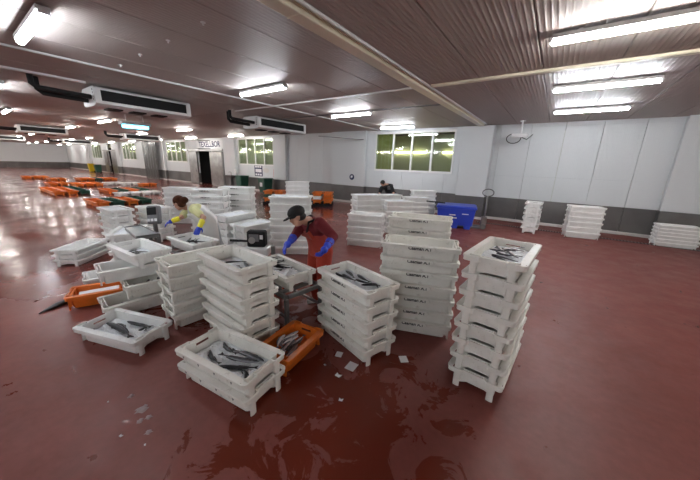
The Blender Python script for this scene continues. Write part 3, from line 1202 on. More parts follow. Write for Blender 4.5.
ice_in(s4[1], .095, 'crushed ice under the big dark fish in the two-high stack')
for n_, (h_, t_, k, dz) in enumerate([((209, 351), (215, 366), 1, 0), ((225, 342), (232, 356), 1, 0), ((266, 362), (234, 350), 2, .0), ((259, 365), (219, 359), 0, .012), ((217, 368), (256, 370), 2, 0), ((247, 381), (245, 369), 1, 0)]):
    lay_fish(s4[1], h_, t_, .100, k, ['big dark fish nearest the printed end of the two-high stack\'s top box', 'big dark fish against the long wall of the two-high stack\'s top box', 'long dark fish across the ice of the two-high stack\'s top box', 'long dark fish across the ice of the two-high stack\'s top box', 'long dark fish across the ice of the two-high stack\'s top box', 'short dark fish crossing the ends of the long ones'][n_], 'dark fish in the two-high stack', dz=dz)
ice_in(s5[0], .105, 'crushed ice under dark fish in the box alone on the floor')
for h_, t_, k, dz in [((108, 324), (135, 336), 0, 0), ((117, 325), (131, 329.5), 3, .014), ((133, 321), (151, 327.5), 2, 0), ((127, 323), (149, 329), 2, .008), ((139, 333), (147, 330), 1, .02), ((85, 329), (95, 331), 0, 0), ((143, 323), (158, 325), 3, .012)]:
    lay_fish(s5[0], h_, t_, .110, k, 'dark fish on ice in the box alone on the floor', 'dark fish in the single floor box', dz=dz)
ice_in(s2[4], .115, 'crushed ice in the top box of the stack among paper scraps')
for h_, t_, k, dz in [((335, 273.5), (345, 279), 1, 0), ((346, 271.5), (356, 278), 0, 0), ((357, 275.5), (368, 283), 2, 0), ((355, 281), (369, 286), 1, .01), ((361, 286.5), (379, 286.5), 0, .01), ((372, 284), (382, 287.5), 3, 0), ((342, 276), (354, 283), 2, .012)]:
    lay_fish(s2[4], h_, t_, .120, k, 'grey fish on ice in the five-high stack among paper scraps', 'fish in the five-high stack', True, dz)
ice_in(s1[7], .125, 'crushed ice in the top box of the stack on bare floor')
for q in range(9):
    put_fish(s1[7], random.uniform(-.22, .26), random.uniform(-.1, .1), .116, random.choice((30, 150, 70, 110, 100)), FS[q % 2], 'thin grey fish half buried in ice atop the tall stack on bare floor', 'fish in the tall bare-floor stack', .85, (random.uniform(-12, 12), random.uniform(-4, 4)), True)
ice_in(s3[5], .07, 'crushed ice in the top box of the six-high stack')
for (u, v, a, k, s, dz) in [(-.10, -.06, 170, 0, .6, .01), (-.2, .05, 150, 1, .62, .01), (.06, .0, 60, 3, .55, .01), (-.28, -.08, 110, 2, .5, .01)]:
    put_fish(s3[5], u, v, .07+dz, a, FK[k], 'dark fish on ice in the top box of the six-high stack', 'fish in the six-high stack', s, (random.uniform(-15, 15), 0), True)
ice_in(tb1, .07, 'crushed ice in the box on the capped sorter\'s stand')
for q in range(9):
    put_fish(tb1, -.02+.04*q, random.uniform(-.1, .08), .085, random.uniform(20, 170), FK[q % 4], 'dark fish in the box on the stand of the capped sorter', 'fish at the capped sorter', .55, (random.uniform(-20, 20), 0), True)
ice_in(tb2, .07, 'crushed ice in the box on the aproned sorter\'s stand')
for q in range(5):
    put_fish(tb2, random.uniform(-.2, .2), random.uniform(-.08, .08), .085+.012*q, random.uniform(20, 170), FK[q % 4], 'dark fish in the box on the stand of the aproned sorter', 'fish at the aproned sorter', .6, (random.uniform(-20, 20), 0), True)
ice_in(pile4, .07, 'crushed ice in the crosswise box of the untidy pile')
for (u, v, a, k, s) in [(.05, -.03, 60, 3, .6), (-.10, .02, 30, 1, .65), (-.22, -.02, 120, 0, .6), (-.05, .08, 160, 2, .6), (.18, .03, 95, 1, .5)]:
    put_fish(pile4, u, v, .085, a, FK[k], 'dark fish in the crosswise box atop the untidy pile', 'fish in the crosswise box', s, (random.uniform(-10, 10), 0), True)
for q in range(9):
    put_fish(pile2, -.38+.045*q, random.uniform(-.07, .07), .032+.012*(q % 3), random.uniform(60, 120), FK[q % 4], 'black fish in the second box of the untidy pile', 'fish in the second box of the pile', .5, (0, 0), True)
for q in range(4):
    put_fish(pile1, -.30+.07*q, random.uniform(-.05, .05), .035, random.uniform(60, 120), FS[q % 2], 'silver fish in the bottom box of the untidy pile', 'fish in the bottom box of the pile', 1.1, (0, 0), True)
for q in range(18):
    lay = q//6
    o_ = put_fish(crate1, -.02+.12*math.cos(q*2.4)*(.4+.6*random.random()), -.075+.03*(q % 6)+random.uniform(-.006, .006), .032, 0+random.choice((0, 180))+random.uniform(-24, 24), FS[q % 2], 'small silver fish heaped in the orange crate', 'silver fish in the orange crate', .95, (random.uniform(-5, 5), 0), False)
for q in range(3):
    sh = link('plastic_sheet', bevel(MB().box(-.22, .22, -.10, .10, 0, .012).mesh('plastic_sheet', 'paper'), .004), None, (-5.02+.004*q, .98+.006*q, .10+.018*q), (math.radians(4), 0, math.radians(66+3*q)))
    tag(sh, 'white sheet lying in the orange crate by the untidy pile', 'sheet', 'sheets in the orange crate')

# clear bag in the sorter's box
bag = ice_in(tb1, .075, 'clear crumpled plastic bag spread in the capped sorter\'s box', .014, .40, .30, 0, 'bag', 'plastic_bag')
bag.location = tb1.matrix_world @ Vector((.10, .02, .015)) if False else Vector(tb1.location) + tb1.rotation_euler.to_matrix() @ Vector((-.16, .0, .055))

# ------------------------------------------------------------------ middle distance stacks
def mid(px, py, n, yaw, desc, kind='bright', fill=None, letters=False, detail=False, depth=None, word='white fish box', jit=.002):
    zt = H + PITCH*(n-1)
    p = at(px, py, zt)
    st = stack((p.x, p.y), yaw, n, desc, kind, detail, letters, jit, word=word)
    if fill:
        ice_in(st[-1], fill, 'crushed ice level with the rim atop %s' % desc, .006)
    return st


stack((-7.40, 1.36), 132, 3, 'the low tray stack near orange crate', 'tray', True, False, word='shallow white fish tray')
mid(115, 207.8, 5, 182, 'the five-high stack near orange-green crates', fill=.17, detail=True)
mid(154, 206.5, 5, 186, 'the five-high stack behind the scale display', fill=.17)
mid(128, 229.5, 4, 150, 'the four-high stack under the steel weighing plate', fill=.165)
mid(209, 188.9, 8, 35, 'the eight-high lettered stack behind aproned sorter', letters=True, fill=.185)
mid(237, 186.8, 8, 35, 'the lettered stack alongside the green bin aisle', letters=True, fill=.185)
mid(180, 187.2, 7, 40, 'the stack behind lettered stacks toward sliding door', fill=.185)
mid(235, 213.3, 5, 100, 'the five-high stack right behind the apron', fill=.18)
mid(253.5, 222.5, 4, 95, 'the four-high stack behind the black scale', fill=.18)
mid(291, 195.8, 8, 38, 'the eight-high stack behind the capped sorter', fill=.185, detail=True)
mid(297.5, 181.4, 8, 38, 'the stack between two orange crate loads', fill=.185)
mid(367, 194.3, 7, 62, 'the seven-high stack beside the bending black-shirted worker', fill=.185)
mid(366.5, 213.5, 5, 20, 'the crooked five-high stack near wall column sign', jit=.002)
mid(389, 194.4, 6, 55, 'the stack before the black-shirted worker', fill=.185)
mid(398.7, 200.5, 6, 45, 'the six-high stack behind the lettered stack', fill=.185)
mid(423.5, 190.4, 7, 40, 'the seven-high stack beside the blue tub', fill=.185)
mid(416, 197, 6, 40, 'the six-high stack toward the blue tub', fill=.185)
# by the right-hand panelled wall
stack((-.42, 11.12), 90, 6, 'the end-on stack by the wall drain', 'bright', True)
stack((.92, 11.22), 12, 6, 'the broadside stack by the wall drain', 'bright', True)
stack((3.05, 11.75), 8, 6, 'the tray stack at the wall column', 'tray', True, word='shallow white fish tray')

# ------------------------------------------------------------------ orange and green crates far down the hall
def crate_block(px, py, cols, nx, nz, desc):
    """crates set in columns across the hall and rows running away from the camera"""
    p = at(px, py, 0)
    for j, cch in enumerate(cols):
        for i in range(nx):
            for k in range(nz):
                kk = {'o': 'orange_far', 'g': 'green_far', 'w': 'bright'}[cch]
                col = {'o': 'orange', 'g': 'dark green', 'w': 'white'}[cch]
                fish_box(kk, (p.x-(i+.5)*.91, p.y+(j+.5)*.51, k*PITCH+.0005), 0, '%s fish crate in %s' % (col, desc), 'crate', '%s crates in %s' % (col, desc), False)


crate_block(53, 196, 'oog', 4, 1, 'the block apart on wet floor')
crate_block(96.5, 208, 'ogog', 2, 1, 'the mixed block behind white boxes')
crate_block(49, 186.5, 'oo', 2, 1, 'the orange pair beyond the mixed block')
crate_block(75.5, 187.2, 'ooo', 2, 1, 'the orange row beyond the mixed block')
crate_block(24, 179.2, 'ooo', 2, 1, 'the lone orange row near end wall')
crate_block(50, 181.4, 'oo', 2, 1, 'the short orange row near end wall')
crate_block(80, 181.2, 'oogoo', 2, 1, 'the long orange row near end wall')
crate_block(108, 194.5, 'ogog', 2, 1, 'the mixed crates before the strip curtain')
crate_block(118.5, 197.5, 'wwww', 1, 1, 'the white row before the mixed crates')
crate_block(106, 185.5, 'ww', 1, 1, 'the white row beside the orange row')
crate_block(124, 186, 'ww', 1, 1, 'the white row toward the strip curtain')
crate_block(142, 186.8, 'oo', 1, 1, 'the pair before the strip curtain')


def pallet_load(px, py, yaw, desc, n=3, front='white'):
    p = at(px, py, 0)
    pal = tag(empty('pallet', (p.x, p.y, 0), math.radians(yaw)), 'low black plastic pallet under %s' % desc, 'pallet')
    for k in range(5):
        bx('board', 'black', pal, -.55, .55, -.5+.21*k, -.36+.21*k, .11, .14)
    for s in (-.5, 0, .5):
        bx('bearer', 'black', pal, s*.96-.05, s*.96+.05, -.5, .48, 0, .11)
    R = Matrix.Rotation(math.radians(yaw), 3, 'Z')
    for i in range(2):
        for k in range(n):
            q = R @ Vector((0, -.25+.5*i, 0))
            kk = 'orange_far' if k != 1 or i else ('bright' if front == 'white' else 'green_far')
            col = {'orange_far': 'orange', 'bright': 'white', 'green_far': 'dark green'}[kk]
            fish_box(kk, (p.x+q.x, p.y+q.y, .141+k*PITCH), math.radians(yaw), '%s fish crate on %s' % (col, desc), 'crate', '%s crates on %s' % (col, desc), False)


pallet_load(276, 203.5, -55, 'the pallet near the fire sign', 3, 'green')
pallet_load(323, 205.5, -55, 'the pallet along the steel dado', 3, 'white')

# ------------------------------------------------------------------ blue tub and pallet truck
tub = tag(empty('insulated_tub', (-2.62, 10.15, 0), math.radians(14)), 'blue insulated fish tub in front of the white column', 'tub')
tb = MB()
tb.loft([rrect(1.10, .82, .06, .12), rrect(1.22, .94, .08, .66), rrect(1.28, 1.0, .08, .68), rrect(1.28, 1.0, .08, .74), rrect(1.14, .86, .06, .74), rrect(1.04, .76, .06, .2)])
link('tub_body', clean(tb.mesh('tub_body', 'blue')), tub)
for s in (-.4, 0, .4):
    for q in (-1, 1):
        bx('skid', 'blue', tub, s-.1, s+.1, q*.33-.08, q*.33+.08, 0, .13, .01)
link('tub_lid', bevel(MB().box(-.60, .60, -.46, .46, .735, .76).mesh('tub_lid', 'blue'), .008), tub)
for xx, zz in ((-.1, .45), (-.05, .35), (.3, .5)):
    bx('print_mark', 'paper', tub, xx-.1, xx+.1, -.452-.02*(zz-.4)-.012, -.44, zz, zz+.03)
pj = tag(empty('pallet_truck', (-1.74, 10.37, 0), math.radians(14)), 'steel hand pallet truck with upright handle beside the blue tub', 'pallet truck')
link('handle_bar', MB().tube([(0, 0, .25), (.02, .02, .7), (.02, .05, 1.12)], .03, 8).mesh('handle_bar', 'steel'), pj)
lp = [(.02+.17*math.cos(a), .05, 1.22+.12*math.sin(a)) for a in [2*math.pi*k/16 for k in range(17)]]
link('handle_loop', MB().tube(lp, .018, 6).mesh('handle_loop', 'dark_steel'), pj)
link('pump_body', bevel(MB().box(-.09, .09, -.1, .1, .12, .42).mesh('pump_body', 'steel'), .02), pj)
bx('fork', 'dark_steel', pj, -1.3, -.09, -.22, -.10, .04, .09)
bx('fork', 'dark_steel', pj, -1.3, -.09, .10, .22, .04, .09)
for s in (-.09, .09):
    link('wheel', MB().tube([(0, s-.025, .09), (0, s+.025, .09)], .09, 14).mesh('wheel', 'dark_steel'), pj)
rd = tag(link('steel_rod', MB().tube([dep(427, 201, 8.9), (-2.98, 9.95, .80)], .02, 6).mesh('steel_rod', 'black')), 'thin black rod leaning over the blue tub', 'rod')

# ------------------------------------------------------------------ scales
M['plate'] = mat('worn_steel_plate', (.30, .31, .32), .32, .6, noise=.3, nscale=4)
SZ = .74
pl = [at(124.5, 227.5, SZ), at(136, 237, SZ), at(159, 234, SZ), at(140, 225, SZ)]
c0 = sum(pl, Vector())/4
sc1 = tag(empty('platform_scale', (c0.x, c0.y, 0)), 'steel platform scale with grey display beside the aproned sorter', 'scale')
q = [p_-Vector((c0.x, c0.y, 0)) for p_ in pl]
link('weighing_plate', bevel(clean(MB().loft([[Vector((p_.x, p_.y, SZ-.055)) for p_ in q], [Vector((p_.x, p_.y, SZ)) for p_ in q]]).mesh('weighing_plate', 'plate')), .008), sc1)
rim_ = MB()
for k in range(4):
    rim_.tube([q[k]+Vector((0, 0, .004)), q[(k+1) % 4]+Vector((0, 0, .004))], .009, 6)
link('plate_edge', rim_.mesh('plate_edge', 'dark_steel'), sc1)
for px, py in ((150.5, 237), (166, 237)):
    g_ = at(px, py, .66)-Vector((c0.x, c0.y, 0))
    if px > 160:
        g_.y -= .11
    bx('post', 'dark_steel', sc1, g_.x-.022, g_.x+.022, g_.y-.022, g_.y+.022, 0, .74 if px > 160 else .685, .004)
    if px > 160:
        gp = g_
bx('brace', 'dark_steel', sc1, gp.x-.16, gp.x, gp.y-.015, gp.y+.015, .60, .64)
dpos = at(155, 224, .80)-Vector((c0.x, c0.y, 0))
bx('display_arm', 'dark_steel', sc1, dpos.x-.03, dpos.x+.03, dpos.y-.03, dpos.y+.03, .64, .82, .004)
dz = link('display_case', bevel(MB().box(-.12, .12, -.06, .06, 0, .34).mesh('display_case', 'grey'), .025), sc1, (dpos.x, dpos.y, .80), (math.radians(-12), math.radians(-6), math.radians(30)))
bx('display_face', 'black', dz, -.095, .095, -.066, -.06, .17, .31)
for k in range(3):
    bx('button', 'paper', dz, -.10+.075*k, -.05+.075*k, -.068, -.06, .05, .10)

ZB = -.18
p = at(257, 246, .80+ZB)
sc2 = tag(empty('bench_scale', (p.x, p.y, 0), math.radians(35)), 'black scale head on a white housing near the capped sorter', 'scale')
bx('post', 'steel', sc2, -.05, .05, -.05, .05, 0, .66+ZB, .006)
bx('housing_box', 'white_metal', sc2, -.18, .22, -.12, .12, .66+ZB, .80+ZB, .02)
bx('display_case', 'black', sc2, -.14, .16, -.08, .08, .80+ZB, 1.07+ZB, .02)
bx('display_face', 'grey', sc2, -.10, .06, -.085, -.08, .90+ZB, 1.02+ZB)
link('dial', MB().tube([(-.05, -.085, .92+ZB), (-.05, -.1, .92+ZB)], .055, 14).mesh('dial', 'steel'), sc2)
bx('button', 'paper', sc2, .08, .13, -.086, -.08, .94+ZB, 1.01+ZB)
link('lever', MB().tube([(-.13, 0, .88+ZB), (-.44, -.02, .89+ZB)], .02, 6).mesh('lever', 'black'), sc2)
bx('side_post', 'dark_steel', sc2, .25, .31, -.06, .0, 0, .82+ZB, .004)

# ------------------------------------------------------------------ litter on the floor
for (px, py, s, a) in [(339, 354.5, .07, 20), (351.5, 366.5, .10, 5), (403.5, 359.3, .085, 40)]:
    p = at(px, py, 0)
    tag(link('paper_scrap', MB().box(-s/2, s/2, -s/2*1.2, s/2*1.2, 0, .003).mesh('paper_scrap', 'paper'), None, (p.x, p.y, .001), (0, 0, math.radians(a))), 'white square paper scrap on the red floor by the five-high stack', 'paper scrap', 'square paper scraps')
for (px, py, s, a) in [(338.5, 375.5, .035, 20), (325, 365, .014, 5), (341, 400, .022, 40), (108, 402, .008, 0), (121, 436, .014, 30), (145, 445, .009, 0)]:
    p = at(px, py, 0)
    q_ = MB()
    q_.add([(-s, -s*.3, 0), (s*.4, -s*.8, 0), (s, s*.4, 0), (0, s*.2, 0), (-s*.6, s, 0), (-s, -s*.3, .003), (s*.4, -s*.8, .003), (s, s*.4, .004), (0, s*.2, .004), (-s*.6, s, .003)],
           [(0, 4, 3, 2, 1), (5, 6, 7, 8, 9), (0, 1, 6, 5), (1, 2, 7, 6), (2, 3, 8, 7), (3, 4, 9, 8), (4, 0, 5, 9)])
    tag(link('paper_shred', clean(q_.mesh('paper_shred', 'paper')), None, (p.x, p.y, .001), (0, 0, math.radians(a))), 'tiny torn white shred on the red floor', 'paper scrap', 'torn white shreds')
# spilled slush
for (px, py, r) in [(142, 409, .06), (149, 417, .035), (140, 421, .03), (149, 432, .035), (131, 396, .03)]:
    p = at(px, py, 0)
    rr = random.Random(px)
    n = 14
    lp0 = [(r*(.45+.6*rr.random())*math.cos(2*math.pi*k/n), r*(.45+.6*rr.random())*math.sin(2*math.pi*k/n), 0) for k in range(n)]
    lp1 = [(a*.6, b*.6, .006) for a, b, c in lp0]
    tag(link('ice_splash', MB().loft([lp0, lp1]).mesh('ice_splash', mat('slush', (.30, .21, .21), .4)), None, (p.x, p.y, .0005)), 'small patch of melting slush spilled on the red floor', 'slush', 'slush spills')
# dark cloth strip beside the orange crate
a, b = at(39, 314, 0), at(67, 303, 0)
cl = MB().tube([a+Vector((0, 0, .006)), a.lerp(b, .35)+Vector((0, 0, .02)), a.lerp(b, .7)+Vector((0, 0, .03)), b+Vector((0, 0, .03))], [(.004, .006), (.018, .03), (.028, .05), (.028, .055)], 8, flat=(0, 0, 1))
tag(link('dark_fish', cl.mesh('dark_fish', 'fish_fin', True)), 'long dark fish lying on the floor against the orange crate', 'fish')

# ================================================================== PEOPLE
def remeshed(name, mb, m, voxel, parent, smooth=3, extra=None):
    me = bpy.data.meshes.new(name)
    me.from_pydata(mb.v, [], mb.f)
    clean(me)
    o = bpy.data.objects.new(name, me)
    C.objects.link(o)
    md = o.modifiers.new('r', 'REMESH')
    md.mode = 'VOXEL'
    md.voxel_size = voxel
    if smooth:
        s = o.modifiers.new('s', 'SMOOTH')
        s.iterations = smooth
        s.factor = .5
    dg = bpy.context.evaluated_depsgraph_get()
    dg.update()
    nm = bpy.data.meshes.new_from_object(o.evaluated_get(dg))
    bpy.data.objects.remove(o)
    nm.name = name
    nm.materials.clear()
    nm.materials.append(M[m])
    for p_ in nm.polygons:
        p_.use_smooth = True
    ob = link(name, nm)
    if parent is not None:
        ob.parent = parent
        ob.matrix_parent_inverse = Matrix.Translation(-Vector(parent.location))
    return ob


def limb(mb, pts, rad, n=12):
    """tapered limb with rounded joints"""
    fine, fr = [], []
    pts = [Vector(p_) for p_ in pts]
    for i in range(len(pts)-1):
        for k in range(4):
            t = k/4
            fine.append(pts[i].lerp(pts[i+1], t))
            fr.append(rad[i]*(1-t)+rad[i+1]*t)
    fine.append(pts[-1])
    fr.append(rad[-1])
    mb.tube(fine, fr, n)
    for p_, r in zip(pts, rad):
        mb.ball(p_, r*.99, 12, 8)


def hand_mesh(mb, wrist, tip_dir, palm_n, s=1.0, curl=.5, thumb=1):
    """palm and five separate fingers"""
    d = Vector(tip_dir).normalized()
    nrm = Vector(palm_n)
    nrm = (nrm - d*nrm.dot(d)).normalized()
    side = d.cross(nrm)
    w = Vector(wrist)
    mb.tube([w, w+d*.035*s, w+d*.09*s], [(.022*s, .026*s), (.02*s, .04*s), (.016*s, .042*s)], 10, flat=nrm)
    mb.ball(w+d*.09*s, (.018*s, .018*s, .018*s))
    for k, ln in enumerate((.062, .078, .085, .075)):
        o_ = (-1.5+k)*.0215*s*-thumb
        b_ = w + d*.085*s + side*o_
        p1 = b_ + (d*.9 + nrm*curl*.5 + side*(o_*2)).normalized()*ln*.5*s
        p2 = p1 + (d*.6 + nrm*curl*1.5).normalized()*ln*.5*s
        mb.tube([b_-d*.02*s, b_, p1, p2], [.0095*s, .0095*s, .009*s, .0075*s], 8)
        mb.ball(p2, .0075*s, 8, 6)
    tb_ = w + d*.03*s + side*thumb*.03*s
    t1 = tb_ + (d*.6+side*thumb*.7+nrm*.3).normalized()*.035*s
    t2 = t1 + (d*.9+side*thumb*.15+nrm*.5).normalized()*.032*s
    mb.tube([tb_-d*.01*s, tb_, t1, t2], [.012*s, .012*s, .0105*s, .009*s], 8)
    mb.ball(t2, .009*s, 8, 6)


def head_mesh(mb, c, face, up, s=1.0):
    f_ = Vector(face).normalized()
    u_ = Vector(up)
    u_ = (u_-f_*u_.dot(f_)).normalized()
    r_ = f_.cross(u_)
    A = (f_, r_, u_)
    c = Vector(c)
    mb.ball(c+u_*.03*s-f_*.005*s, (.098*s, .077*s, .095*s), 16, 12, A)
    mb.ball(c+f_*.022*s-u_*.035*s, (.068*s, .060*s, .085*s), 14, 10, A)
    mb.ball(c+f_*.055*s-u_*.09*s, (.026*s, .03*s, .024*s), 10, 8, A)
    mb.tube([c+f_*.085*s+u_*.015*s, c+f_*.107*s-u_*.022*s, c+f_*.092*s-u_*.034*s], [.008*s, .014*s, .013*s], 8)
    mb.tube([c+f_*.083*s-u_*.062*s-r_*.022*s, c+f_*.092*s-u_*.062*s, c+f_*.083*s-u_*.062*s+r_*.022*s], [.006*s, .008*s, .006*s], 8)
    for q_ in (-1, 1):
        mb.ball(c+r_*q_*.080*s-u_*.01*s-f_*.008*s, (.024*s, .010*s, .034*s), 10, 8, A)
    return f_, r_, u_


def eyes(parent, c, f_, r_, u_, s=1.0):
    for q_ in (-1, 1):
        e = link('eye', MB().ball(Vector(c)+f_*.087*s+r_*q_*.031*s+u_*.012*s, .010*s, 8, 6).mesh('eye', 'eye', True))
        e.parent = parent
        e.matrix_parent_inverse = Matrix.Translation(-Vector(parent.location))


def free_part(name, mb, m, parent, smooth=True):
    o = link(name, clean(mb.mesh(name, m, smooth)))
    o.parent = parent
    o.matrix_parent_inverse = Matrix.Translation(-Vector(parent.location))
    return o


# ---- man in cap
def build_man():
    hip = dep(320.5, 247.5, 3.82)
    root = empty('person', (hip.x, hip.y, 0))
    tag(root, 'person in black cap, dark red sweater, red overalls and blue gloves, bending', 'person')
    neck = dep(306, 219.5, 3.60)
    head = dep(297.5, 216.5, 3.46)
    chest = hip.lerp(neck, .62) + Vector((.01, .06, .01))
    belly = hip.lerp(neck, .3) + Vector((.01, .03, .0))
    right = Vector((.955, -.295, 0))       # across the shoulders, towards his left hand
    shL = dep(319.5, 222.5, 3.50)
    elL = dep(333.5, 236.5, 3.52)
    wrL = dep(327, 246, 3.32)
    haL = dep(321, 254.5, 3.26)
    shR = dep(302, 225, 3.72)
    elR = dep(296, 234, 3.60)
    wrR = dep(290.5, 241, 3.46)
    haR = dep(283.5, 249, 3.40)
    hl = [hip + right*s*.10 for s in (-1, 1)]
    foot = [Vector((hip.x-.14, hip.y+.10, 0)), Vector((hip.x+.14, hip.y+.06, 0))]
    knee = [(hl[i]+foot[i])/2 + Vector((-.03, -.05, .03)) for i in (0, 1)]
    face = Vector((-.66, -.62, -.42))
    upv = Vector((-.28, -.25, .92))
    # body
    b = MB()
    f_, r_, u_ = head_mesh(b, head, face, upv)
    limb(b, [neck+Vector((.02, .02, -.02)), head-u_*.05-f_*.02], [.058, .055])
    fl_ = right
    b.tube([hip-Vector((0, 0, .06)), hip, belly, chest, chest.lerp(neck, .6), neck], [(.15, .10), (.16, .11), (.15, .11), (.17, .12), (.13, .09), (.06, .06)], 16, flat=fl_)
    limb(b, [shL, elL, wrL], [.05, .042, .03])
    limb(b, [shR, elR, wrR], [.05, .042, .03])
    limb(b, [chest+right*.1, shL], [.07, .05])
    limb(b, [chest-right*.1, shR], [.07, .05])
    for i in (0, 1):
        limb(b, [hl[i], knee[i], foot[i]+Vector((0, 0, .09))], [.085, .06, .045])
    hand_mesh(b, wrL, haL-wrL, Vector((-.6, -.6, -.2)), .9, .5, 1)
    hand_mesh(b, wrR, haR-wrR, Vector((.3, .3, -.6)), .9, .5, -1)
    remeshed('body', b, 'skin', .011, root, 2)
    eyes(root, head, f_, r_, u_)
    # sweater
    s = MB()
    s.tube([hip.lerp(belly, .5), belly, chest, chest.lerp(neck, .6), neck-(neck-chest)*.12], [(.165, .125), (.165, .13), (.19, .14), (.15, .11), (.075, .075)], 16, flat=fl_)
    limb(s, [chest+right*.1, shL, elL, wrL.lerp(elL, .12)], [.09, .075, .062, .048])
    limb(s, [chest-right*.1, shR, elR, wrR.lerp(elR, .12)], [.09, .075, .060, .048])
    remeshed('sweater', s, 'sweater', .014, root, 3)
    # overalls with bib
    v = MB()
    v.tube([hip-Vector((0, 0, .10)), hip-Vector((0, 0, .02)), belly, belly.lerp(chest, .8)], [(.185, .135), (.19, .145), (.182, .146), (.180, .148)], 16, flat=fl_)
    for i in (0, 1):
        limb(v, [hl[i], knee[i], foot[i]+Vector((0, 0, .12))], [.115, .095, .085])
    remeshed('overalls', v, 'overalls', .014, root, 3)
    front = (Vector((-.6, .8, 0)) * -1).normalized()
    fdir = Vector((-.29, -.92, -.25)).normalized()
    bib = MB()
    up_b = (chest.lerp(neck, .35)-belly).normalized()
    cb = belly.lerp(chest, .55) + fdir*.15
    ct = chest.lerp(neck, .22) + fdir*.15
    bib.loft([[cb-right*.14+fdir*.0, cb+right*.14, cb+right*.14-fdir*.04, cb-right*.14-fdir*.04], [ct-right*.10, ct+right*.10, ct+right*.10-fdir*.04, ct-right*.10-fdir*.04]])
    free_part('bib', bib, 'overalls', root, False)
    for sgn in (-1, 1):
        st_ = MB().tube([ct+right*sgn*.085, ct.lerp(neck, .55)+right*sgn*.10+Vector((0, 0, .05)), neck.lerp(chest, .3)+right*sgn*.10-fdir*.08+Vector((0, 0, .04)), chest-fdir*.15+right*sgn*.05], [(.006, .022)]*4, 8)
        free_part('strap', st_, 'black_cloth', root)
    # gloves
    for nm, w_, h_, pn, th, el in (('glove', wrL, haL, Vector((-.6, -.6, -.2)), 1, elL), ('glove', wrR, haR, Vector((.3, .3, -.6)), -1, elR)):
        g = MB()
        hand_mesh(g, w_, h_-w_, pn, 1.15, .5, th)
        g.ball(w_+(h_-w_)*.45, .045, 12, 8)
        limb(g, [w_.lerp(el, .45), w_], [.055, .043])
        remeshed(nm, g, 'glove_blue', .007, root, 2)
    # cap
    c_ = MB()
    A = (f_, r_, u_)
    c_.ball(head+u_*.052-f_*.006, (.112, .092, .085), 18, 12, A)
    remeshed('cap', c_, 'cap', .010, root, 2)
    pk = MB()
    base = head+u_*.045
    arc = [base+f_*(.085*math.cos(a))+r_*(.085*math.sin(a)) for a in [math.radians(-75+15*k) for k in range(11)]]
    out = [base+f_*(.085+.095*math.cos(a*.9))+r_*(.080*math.sin(a))-u_*.018 for a in [math.radians(-75+15*k) for k in range(11)]]
    vs = arc+out+[p_-u_*.008 for p_ in arc+out]
    n = 11
    fs = []
    for k in range(n-1):
        fs += [(k, k+1, n+k+1, n+k), (2*n+k+1, 2*n+k, 3*n+k, 3*n+k+1), (n+k, n+k+1, 3*n+k+1, 3*n+k), (k+1, k, 2*n+k, 2*n+k+1)]
    fs += [(0, n, 3*n, 2*n), (n-1, 3*n-1, 4*n-1, 2*n-1)]
    pk.add(vs, fs)
    free_part('cap_peak', pk, 'cap', root)
    hb = MB()
    hb.ball(head-f_*.035-u_*.02, (.07, .080, .05), 14, 10, A)
    free_part('hair', hb, 'hair_black', root)
    # boots
    for i in (0, 1):
        bt = MB()
        limb(bt, [foot[i]+Vector((0, 0, .30)), foot[i]+Vector((0, 0, .07))], [.075, .062])
        bt.tube([foot[i]+Vector((.03, .04, .045)), foot[i]+Vector((-.10, -.12, .04))], [(.044, .048), (.035, .045)], 12, flat=(0, 0, 1))
        remeshed('boot', bt, 'boot', .012, root, 2)


build_man()


